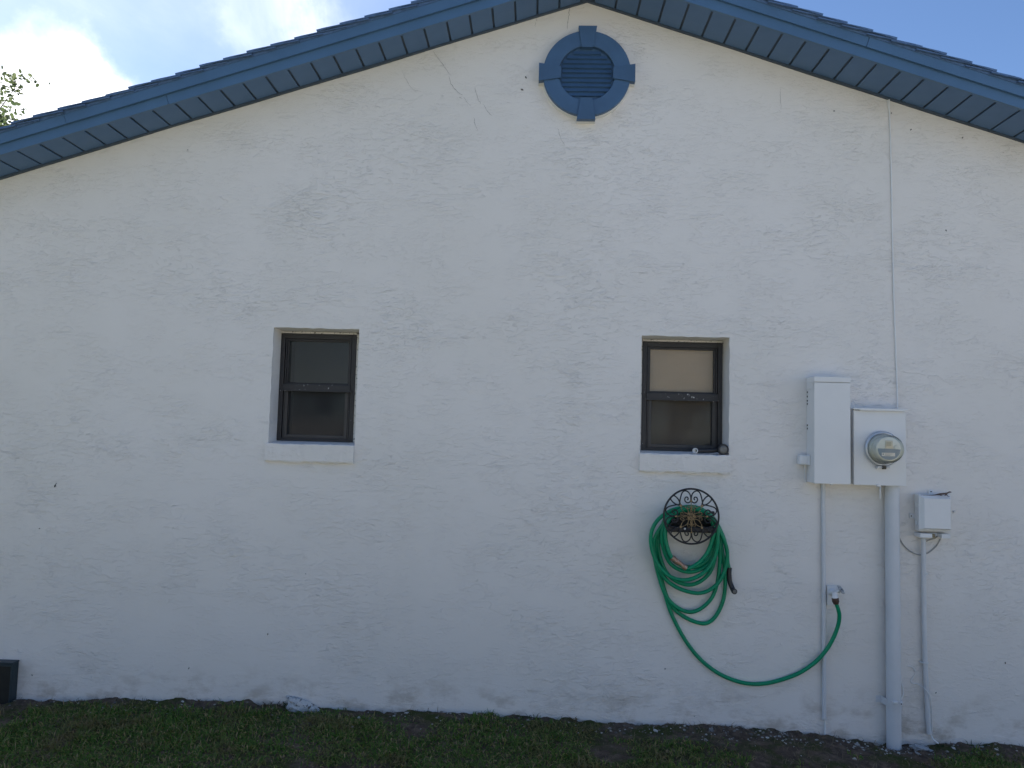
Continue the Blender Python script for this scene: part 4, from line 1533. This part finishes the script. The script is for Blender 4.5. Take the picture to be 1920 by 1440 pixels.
# drier, browner patches across the lawn
_t = MGRASS.node_tree
_b = _t.nodes['Principled BSDF']
_src = _b.inputs['Base Color'].links[0].from_socket
_g = nn(_t, 'ShaderNodeNewGeometry')
_n = nn(_t, 'ShaderNodeTexNoise')
_n.inputs['Scale'].default_value = 4.2
_n.inputs['Detail'].default_value = 5
_t.links.new(_g.outputs['Position'], _n.inputs['Vector'])
_m = nn(_t, 'ShaderNodeMapRange')
_m.inputs['From Min'].default_value = 0.53
_m.inputs['From Max'].default_value = 0.68
_m.inputs['To Max'].default_value = 0.75
_t.links.new(_n.outputs[0], _m.inputs['Value'])
_x = nn(_t, 'ShaderNodeMix', data_type='RGBA')
_t.links.new(_m.outputs[0], _x.inputs['Factor'])
_t.links.new(_src, _x.inputs['A'])
_x.inputs['B'].default_value = (0.22, 0.160, 0.072, 1)
for _l in list(_src.links):
    if _l.to_node != _x:
        _sock = _l.to_socket
        _t.links.remove(_l)
        _t.links.new(_x.outputs['Result'], _sock)
MDRY = island_mat('dry_thatch', [(0.0, (0.06, 0.042, 0.026)), (0.5, (0.14, 0.10, 0.06)), (1.0, (0.32, 0.25, 0.15))], 0.8)


def density(x, y):
    d = vnoise(x, y, 2.1, 11) * 0.45 + vnoise(x, y, 6.3, 12) * 0.38 + vnoise(x, y, 17, 13) * 0.17
    left = np.interp(x, [-4, -.4, .3, .9, 2.0, 2.35, 3.0, 4], [.27, .25, .14, -.04, -.06, .06, .2, .22])
    near = np.interp(-y, [0, .04, .12, .26, .6], [-.34, -.26, -.06, .03, .06])
    return np.clip((d - .55 + left + near) * 5.0, 0, 1) ** 1.3


def blades(n, x0, x1, y0, y1, lmin, lmax, wmin, wmax, lean, maskf, seed):
    g = np.random.default_rng(seed)
    x = g.uniform(x0, x1, n)
    y = g.uniform(y0, y1, n)
    keep = g.random(n) < maskf(x, y)
    x, y = x[keep], y[keep]
    n = len(x)
    z = gz(x, y) - 0.004
    az = g.uniform(0, 2 * np.pi, n)
    ln = g.uniform(lmin, lmax, n) * (0.6 + 0.6 * vnoise(x, y, 5, 21))
    wd = g.uniform(wmin, wmax, n)
    le_ = np.clip(g.normal(lean, .28, n), .05, 1.45)
    dx, dy = np.cos(az), np.sin(az)
    sx, sy_ = -dy * wd / 2, dx * wd / 2
    b = np.stack([x, y, z], 1)
    h1 = ln * .55
    mid = b + np.stack([dx * np.sin(le_ * .6) * h1, dy * np.sin(le_ * .6) * h1, np.cos(le_ * .6) * h1], 1)
    l2 = np.clip(le_ * 1.35, 0, 1.75)
    tip = mid + np.stack([dx * np.sin(l2) * (ln - h1), dy * np.sin(l2) * (ln - h1), np.cos(l2) * (ln - h1)], 1)
    sv = np.stack([sx, sy_, np.zeros(n)], 1)
    V = np.stack([b - sv * .8, b + sv * .8, mid + sv, mid - sv, tip], 1)
    V[..., 1] = np.minimum(V[..., 1], -0.004)
    V = V.reshape(-1, 3)
    o = np.arange(n)[:, None] * 5
    F = np.concatenate([np.stack([o[:, 0], o[:, 0] + 1, o[:, 0] + 2], 1), np.stack([o[:, 0], o[:, 0] + 2, o[:, 0] + 3], 1), np.stack([o[:, 0] + 3, o[:, 0] + 2, o[:, 0] + 4], 1)])
    return V, F


def join(*parts):
    Vs, Fs, o = [], [], 0
    for V, F in parts:
        Vs.append(V)
        Fs.append(F + o)
        o += len(V)
    return np.concatenate(Vs), np.concatenate(Fs)


gV, gF = join(blades(120000, -4.6, 4.4, -1.0, -0.006, .018, .056, .0026, .0055, 1.12, density, 31),
              blades(26000, -4.6, 4.4, -1.0, -0.006, .014, .030, .007, .013, 1.1, lambda x, y: density(x, y) * .8, 32),
              blades(30000, -5.5, 5.5, -2.4, -1.0, .03, .07, .004, .008, .7, lambda x, y: density(x, y), 33))
o = bpy.data.objects.new('grass', np_mesh('grass', gV, gF, MGRASS))
COL.objects.link(o)
o['kind'] = 'stuff'
o['label'] = 'short patchy green lawn grass along the foot of the wall'
o['category'] = 'grass'
dV, dF = join(blades(26000, -4.6, 4.4, -1.0, -0.006, .012, .045, .0012, .003, 1.25, lambda x, y: np.clip(.85 - .5 * density(x, y), .1, 1), 41),
              blades(2600, -4.6, 4.4, -.9, -0.02, .04, .09, .0014, .0028, .9, lambda x, y: vnoise(x, y, 2.2, 44) ** 2, 42))
o = bpy.data.objects.new('dry_grass', np_mesh('dry_grass', dV, dF, MDRY))
COL.objects.link(o)
o['kind'] = 'stuff'
o['label'] = 'brown dead grass clippings lying among the lawn'
o['category'] = 'dry grass'


# pebbles and shell grit near the wall -----------------------------------------
def pebbles():
    g = np.random.default_rng(5)
    bm = bmesh.new()
    bmesh.ops.create_icosphere(bm, subdivisions=1, radius=1)
    tv = np.array([v.co for v in bm.verts])
    tf = np.array([[v.index for v in f.verts] for f in bm.faces])
    bm.free()
    Vs, Fs, o = [], [], 0
    n = 0
    while n < 620:
        x, y = g.uniform(-3.6, 3.6), -abs(g.normal(0, .11)) - .012
        prob = np.interp(x, [-3.6, -1.9, -.6, .1, .5, 2.2, 2.5, 3.6], [.12, .25, .3, .6, 1, 1, .5, .35]) * (0.25 + 1.2 * vnoise(x, y, 5, 66) ** 2)
        if y < -.8 or g.random() > prob:
            continue
        s = g.choice([.0035, .0055, .0085], p=[.45, .4, .15]) * g.uniform(.7, 1.25)
        v = tv * (1 + .28 * g.standard_normal((len(tv), 1))) * s * np.array([g.uniform(.8, 1.5), g.uniform(.8, 1.3), g.uniform(.5, .8)])
        a = g.uniform(0, 6.28)
        c, s_ = math.cos(a), math.sin(a)
        v = v @ np.array([[c, s_, 0], [-s_, c, 0], [0, 0, 1]])
        Vs.append(v + np.array([x, y, float(gz(x, y)) + s * .25]))
        Fs.append(tf + o)
        o += len(tv)
        n += 1
    return np.concatenate(Vs), np.concatenate(Fs)


pV, pF = pebbles()
MPEB = island_mat('pale_pebbles', [(0, (0.10, 0.09, 0.08)), (.35, (.24, .22, .20)), (.7, (.42, .40, .37)), (1, (.60, .58, .54))], .85)
o = bpy.data.objects.new('pebbles', np_mesh('pebbles', pV, pF, MPEB))
COL.objects.link(o)
o['kind'] = 'stuff'
o['label'] = 'pale pebbles and shell grit in the bare soil along the wall'
o['category'] = 'pebbles'


def lump(name, c, size, label, cat, m, seed, taper=0.0, tilt=0.0):
    bm = bmesh.new()
    bmesh.ops.create_icosphere(bm, subdivisions=4, radius=1)
    for v in bm.verts:
        p = v.co.copy()
        d = mnoise.fractal(p * 1.6 + Vector((seed, 0, 0)), 1.0, 2.0, 5) * .30 + mnoise.noise(p * 5 + Vector((0, seed, 0))) * .13 - abs(mnoise.noise(p * 3.1 + Vector((seed, 2, 0)))) * .22
        p *= 1 + d
        k = 1 - taper * (p.x * .5 + .5)
        v.co = Vector((p.x * size[0], p.y * size[1] * k, p.z * size[2] * k + p.x * tilt))
    me = bpy.data.meshes.new(name)
    bm.to_mesh(me)
    bm.free()
    me.polygons.foreach_set('use_smooth', [True] * len(me.polygons))
    me.materials.append(m)
    o = bpy.data.objects.new(name, me)
    COL.objects.link(o)
    o.location = c
    o['label'] = label
    o['category'] = cat
    return o


MLMP = mat('whitewashed_mortar', (0.60, 0.60, 0.59), .85, bump=.03, bscale=30, wear=.565, wear_scale=42, wear_col=(.12, .11, .10))
p = at(570, 1312, .03)
lump('mortar_lump', (p.x, -.02, float(gz(p.x, -.03)) + .012), (.115, .05, .062), 'rough white painted mortar lump at the foot of the wall below the left window', 'mortar lump', MLMP, 3.1, .75, -.030)
MSTN = mat('pale_grey_stone', (0.36, 0.37, 0.38), .8, var=.2, vscale=30, bump=.003, bscale=80)
p = at(1728, 1398, .07)
lump('stone', (p.x, -.075, float(gz(p.x, -.075)) + .006), (.062, .026, .020), 'smooth pale elongated stone half buried between the two right-hand pipes', 'stone', MSTN, 8.2, .5, -.012)

# weeds ---------------------------------------------------------------------
MWD = island_mat('weed_leaf', [(0, (.02, .05, .014)), (1, (.06, .10, .03))], .6, .2)
MWDRY = island_mat('withered_weed', [(0, (.07, .05, .025)), (1, (.20, .145, .07))], .8)


def weed(px, py, n, hgt, spread, m, label, seed, lean=0.5):
    g = random.Random(seed)
    p = at(px, py, .02)
    zb = float(gz(p.x, -.02)) - .004
    m1 = MB()
    for k in range(n):
        a = g.uniform(0, 2 * math.pi)
        L_ = hgt * g.uniform(.5, 1.1)
        b = Vector((p.x + g.uniform(-.5, .5) * spread, -.022 + g.uniform(-.012, .012), zb))
        le_ = g.uniform(.1, 1.0) * lean * 2
        d = Vector((math.cos(a) * math.sin(le_), math.sin(a) * math.sin(le_) * .5, math.cos(le_)))
        s_ = Vector((-math.sin(a), math.cos(a), 0)) * g.uniform(.0016, .0032)
        mid = b + d * L_ * .55
        tp = b + d * L_ + Vector((math.cos(a) * .012, 0, -.006))
        vs = [b - s_ * .6, b + s_ * .6, mid + s_, mid - s_, tp]
        for v in vs:
            v.y = min(v.y, -.003)
        m1.add(vs, [(0, 1, 2, 3), (3, 2, 4)])
        if g.random() < .5:
            q = mid + Vector((math.cos(a + 1.3), -.4, .4)) * L_ * .25
            q.y = min(q.y, -.003)
            m1.add([mid - s_, mid + s_, q], [(0, 1, 2)])
    solo('weed', m1, m, (p.x, -.02, zb), label, 'weed', 'weeds against the wall')


weed(512, 1312, 42, .055, .12, MWDRY, 'withered brown weed left of the white mortar lump', 1, .8)
weed(536, 1308, 14, .045, .03, MWD, 'small green weed touching the left end of the mortar lump', 2, .5)
weed(798, 1334, 18, .030, .06, MWD, 'low green weed at the wall foot midway between the windows', 3, .9)
weed(985, 1340, 36, .035, .14, MWD, 'green tuft against the wall left of the hose', 4, .8)
weed(1064, 1342, 26, .035, .10, MWDRY, 'dry yellowish weed against the wall left of the hose', 5, .8)
weed(1265, 1356, 24, .03, .09, MWDRY, 'brown tuft at the wall foot below the hose coil', 6, .8)
weed(1372, 1362, 12, .05, .05, MWDRY, 'sparse straw stalks at the wall foot below the hanging hose loop', 7, .9)
weed(1835, 1392, 26, .045, .10, MWD, 'green weed at the wall foot right of the slim cable pipe', 8, .8)
weed(1762, 1392, 14, .03, .05, MWD, 'small green weed where the slim cable pipe meets the soil', 9, .8)
weed(376, 1312, 16, .03, .06, MWDRY, 'dry tuft at the wall foot below and left of the left window', 10, .8)

# dark box at the left edge ----------------------------------------------------
a, b = at(36.3, 1239, 0.0), at(36.3, 1322, 0.0)
xl_, xr_ = a.x - 0.42, a.x
dp = 0.058
gb2 = thing('green_box', 'dark green plastic box standing low against the wall at the left edge', 'box', ((xl_ + xr_) / 2, -dp / 2, b.z))
zt, zb_ = a.z, b.z - .03
part('body', MB().box(xl_, xr_, -dp + .004, -.0015, zb_, zt - .004, .004), MBIN, gb2)
part('lid', MB().box(xl_ - .003, xr_ + .003, -dp - .002, -.002, zt - .0035, zt + .006, .003), MBIN, gb2)
fp = MB()
fp.box(xl_, xr_, -dp - .004, -dp + .0035, zt - .016, zt - .005, .002)
fp.box(xr_ - .006, xr_, -dp - .004, -dp + .0035, zb_, zt - .0165, .002)
fp.box(xl_, xl_ + .006, -dp - .004, -dp + .0035, zb_, zt - .0165, .002)
part('front_frame', fp, MBIN, gb2)
part('front_panel', MB().box(xl_ + .0065, xr_ - .0065, -dp + .0005, -dp + .0032, zb_, zt - .017), MBIN2, gb2)

# ------------------------------------------------------------------ trees
MLEAF = island_mat('tree_leaves', [(0, (.05, .075, .03)), (.5, (.085, .11, .045)), (1, (.12, .14, .07))], .5, .5)
MBARK = mat('tree_bark', (.10, .08, .065), .9, var=.3, vscale=8, bump=.01, bscale=20)


def tree(label, base, height, cr, seed, nleaf=5200, leaf=.075, group=None, fork=.32):
    g = random.Random(seed)
    t = thing('tree', label, 'tree', base, group)
    base = Vector(base)
    trunk = MB()
    top = base + Vector((g.uniform(-.3, .3), g.uniform(-.3, .3), height * .72))
    P = crom([base + Vector((0, 0, -.2)), base.lerp(top, .3) + Vector((g.uniform(-.15, .15), g.uniform(-.15, .15), 0)), base.lerp(top, .65) + Vector((g.uniform(-.2, .2), g.uniform(-.2, .2), 0)), top], 6)
    trunk.tube(P, [max(.03, height * .026 * (1 - .8 * i / len(P))) for i in range(len(P))], 10)
    part('trunk', trunk, MBARK, t)
    cc = base + Vector((0, 0, height * .66))
    tips = []
    lim = MB()
    for k in range(26):
        s = P[int(len(P) * g.uniform(fork, .98))]
        a, e_ = g.uniform(0, 2 * math.pi), g.uniform(-.25, 1.25)
        rr = cr * g.uniform(.72, 1.03)
        end = cc + Vector((math.cos(a) * math.cos(e_) * rr, math.sin(a) * math.cos(e_) * rr, math.sin(e_) * rr * (height * .36 / cr)))
        mid = s.lerp(end, .5) + Vector((g.uniform(-.3, .3), g.uniform(-.3, .3), g.uniform(0, .4)))
        Q = crom([s, mid, end], 6)
        lim.tube(Q, [max(.007, .05 * height / 8 * (1 - i / len(Q))) for i in range(len(Q))], 6)
        tips += [(q, .28 + .72 * i / len(Q)) for i, q in enumerate(Q) if i > 3]
        for j in range(4):
            q0 = Q[g.randrange(4, len(Q))]
            q1 = q0 + Vector((g.uniform(-1, 1), g.uniform(-1, 1), g.uniform(-.5, .7))) * cr * .34
            S_ = crom([q0, q0.lerp(q1, .5) + Vector((0, 0, .12)), q1], 4)
            lim.tube(S_, [max(.004, .018 * (1 - i / len(S_))) for i in range(len(S_))], 5)
            tips += [(q, 1) for q in S_[2:]]
    part('limbs', lim, MBARK, t)
    G = np.random.default_rng(seed)
    ti = G.integers(0, len(tips), nleaf)
    c = np.array([tips[i][0] for i in ti]) + G.normal(0, .16, (nleaf, 3)) * np.array([1, 1, .8])
    nr = G.normal(0, 1, (nleaf, 3)) + np.array([0, 0, .8])
    nr /= np.linalg.norm(nr, axis=1)[:, None]
    u_ = np.cross(nr, G.normal(0, 1, (nleaf, 3)))
    u_ /= np.linalg.norm(u_, axis=1)[:, None]
    v_ = np.cross(nr, u_)
    s_ = (leaf * G.uniform(.6, 1.25, nleaf))[:, None]
    shp = [(-.6, 0), (-.25, -.36), (.25, -.36), (.65, 0), (.25, .36), (-.25, .36)]
    V = np.stack([c + u_ * s_ * a + v_ * s_ * b for a, b in shp], 1).reshape(-1, 3) - np.array(base)
    o_ = np.arange(nleaf)[:, None] * 6
    F = np.concatenate([o_ + np.array([[0, 1, 2, 3]]), o_ + np.array([[0, 3, 4, 5]])])
    me = np_mesh('crown', V, F, MLEAF)
    o = bpy.data.objects.new('crown', me)
    COL.objects.link(o)
    o.parent = t
    return t


tree('leafy tree beyond the left roof slope, its twigs against the bright cloud', (-12.4, 9.6, -.05), 8.85, 3.0, 4, 15000, .075)

# ------------------------------------------------------------------ fence mirrored in the panes; unseen trees, paving and house added for light
MCON = mat('pale_concrete', (0.42, 0.405, 0.39), .85, var=.12, vscale=1.5, bump=.002, bscale=60)
dv = MB().box(-3.2, 30, -9.6, -4.9, -.3, .035, .01)  # pale slab added out of view to bounce sunlight up the wall
solo('driveway', dv, MCON, (6, -7.2, 0), kind='structure')
MFEN = mat('weathered_fence_boards', (0.30, 0.27, 0.23), .85, var=.15, vscale=3)
fn = thing('fence', 'weathered board fence across the lawn, mirrored in the left window', 'fence', (-8, -11, 0))
bme = MB().box(-.07, .07, -.012, .012, .03, 1.85, .003).mesh('board', MFEN)
pme_ = MB().box(-.05, .05, -.05, .05, -.3, 1.95, .004).mesh('post', MFEN)
for k in range(110):
    inst('board', bme, fn, (-17.5 + k * .155, -11 + random.uniform(-.004, .004), random.uniform(-.012, .012)))
for k in range(8):
    inst('post', pme_, fn, (-17.5 + k * 2.4, -11.07, 0))
t0 = tree('broad tree behind the board fence, farthest left', (-15, -13.5, 0), 7.0, 3.0, 11, 6500, .16, 'trees behind the fence', .12)  # these unseen trees are added to block low sky and darken the lower wall
labs = ['broad tree behind the board fence, second from the left', 'broad tree behind the board fence, third from the left', 'broad tree between the board fence and the cream house']
for k, (x, y, rz, sc) in enumerate(((-10.2, -14, 1.3, .95), (-5.6, -13.6, 2.9, 1.02), (3.3, -13.6, 4.4, .95))):
    c = t0.copy()
    COL.objects.link(c)
    c.location = (x, y, 0)
    c.rotation_euler = (0, 0, rz)
    c.scale = (sc, sc, sc)
    c['label'] = labs[k]
    for ch in t0.children:
        d = ch.copy()
        COL.objects.link(d)
        d.parent = c
MCRM = mat('cream_house_paint', (0.66, 0.58, 0.47), .8, var=.05, vscale=1.2, bump=.004, bscale=40)
MROOF = mat('brown_roof_shingle', (0.13, 0.10, 0.085), .9, var=.25, vscale=14)
MDGL = mat('dark_window_glass', (0.03, 0.035, 0.04), .1)
MWTR = mat('white_trim', (0.75, 0.75, 0.73), .5)
nhx0, nhx1, nhy0, nhy1 = 6.2, 20.0, -20.5, -12.0
nh = thing('house', 'cream neighbouring house across the driveway, behind the photographer', 'house', ((nhx0 + nhx1) / 2, nhy1, 0))  # house added out of view, its sunlit cream side warms the wall
part('wall', MB().box(nhx0, nhx1, nhy0, nhy1, -.3, 2.75, .01), MCRM, nh)
rf_ = MB()
ym = (nhy0 + nhy1) / 2
e0, e1, f0, f1 = nhx0 - .5, nhx1 + .5, nhy0 - .5, nhy1 + .5
rf_.add([(e0, f0, 2.76), (e1, f0, 2.76), (e1, f1, 2.76), (e0, f1, 2.76), (e0 + 4, ym, 4.3), (e1 - 4, ym, 4.3)],
        [(0, 3, 2, 1), (0, 1, 5, 4), (2, 3, 4, 5), (3, 0, 4), (1, 2, 5)])
part('roof', rf_, MROOF, nh)
for wx in (7.4, 11.8, 16.2):
    wf = MB()
    for bx0, bx1, bz0, bz1 in ((wx, wx + 1.5, .95, 1.03), (wx, wx + 1.5, 2.07, 2.15), (wx, wx + .08, 1.031, 2.069), (wx + 1.42, wx + 1.5, 1.031, 2.069), (wx + .085, wx + 1.415, 1.53, 1.57)):
        wf.box(bx0, bx1, nhy1 + .001, nhy1 + .05, bz0, bz1, .004)
    wfo = part('window', wf, MWTR, nh)
    part('pane', MB().box(wx + .081, wx + 1.419, nhy1 + .002, nhy1 + .02, 1.032, 2.068), MDGL, wfo)
dr = part('door', MB().box(10.0, 10.9, nhy1 + .001, nhy1 + .045, .05, 2.1, .005), MWTR, nh)
part('handle', MB().lathe((10.8, nhy1 + .045, 1.05), (0, 1, 0), [(0, .02), (.04, .02), (.06, .03), (.08, .012)], 12), MGALV, dr)
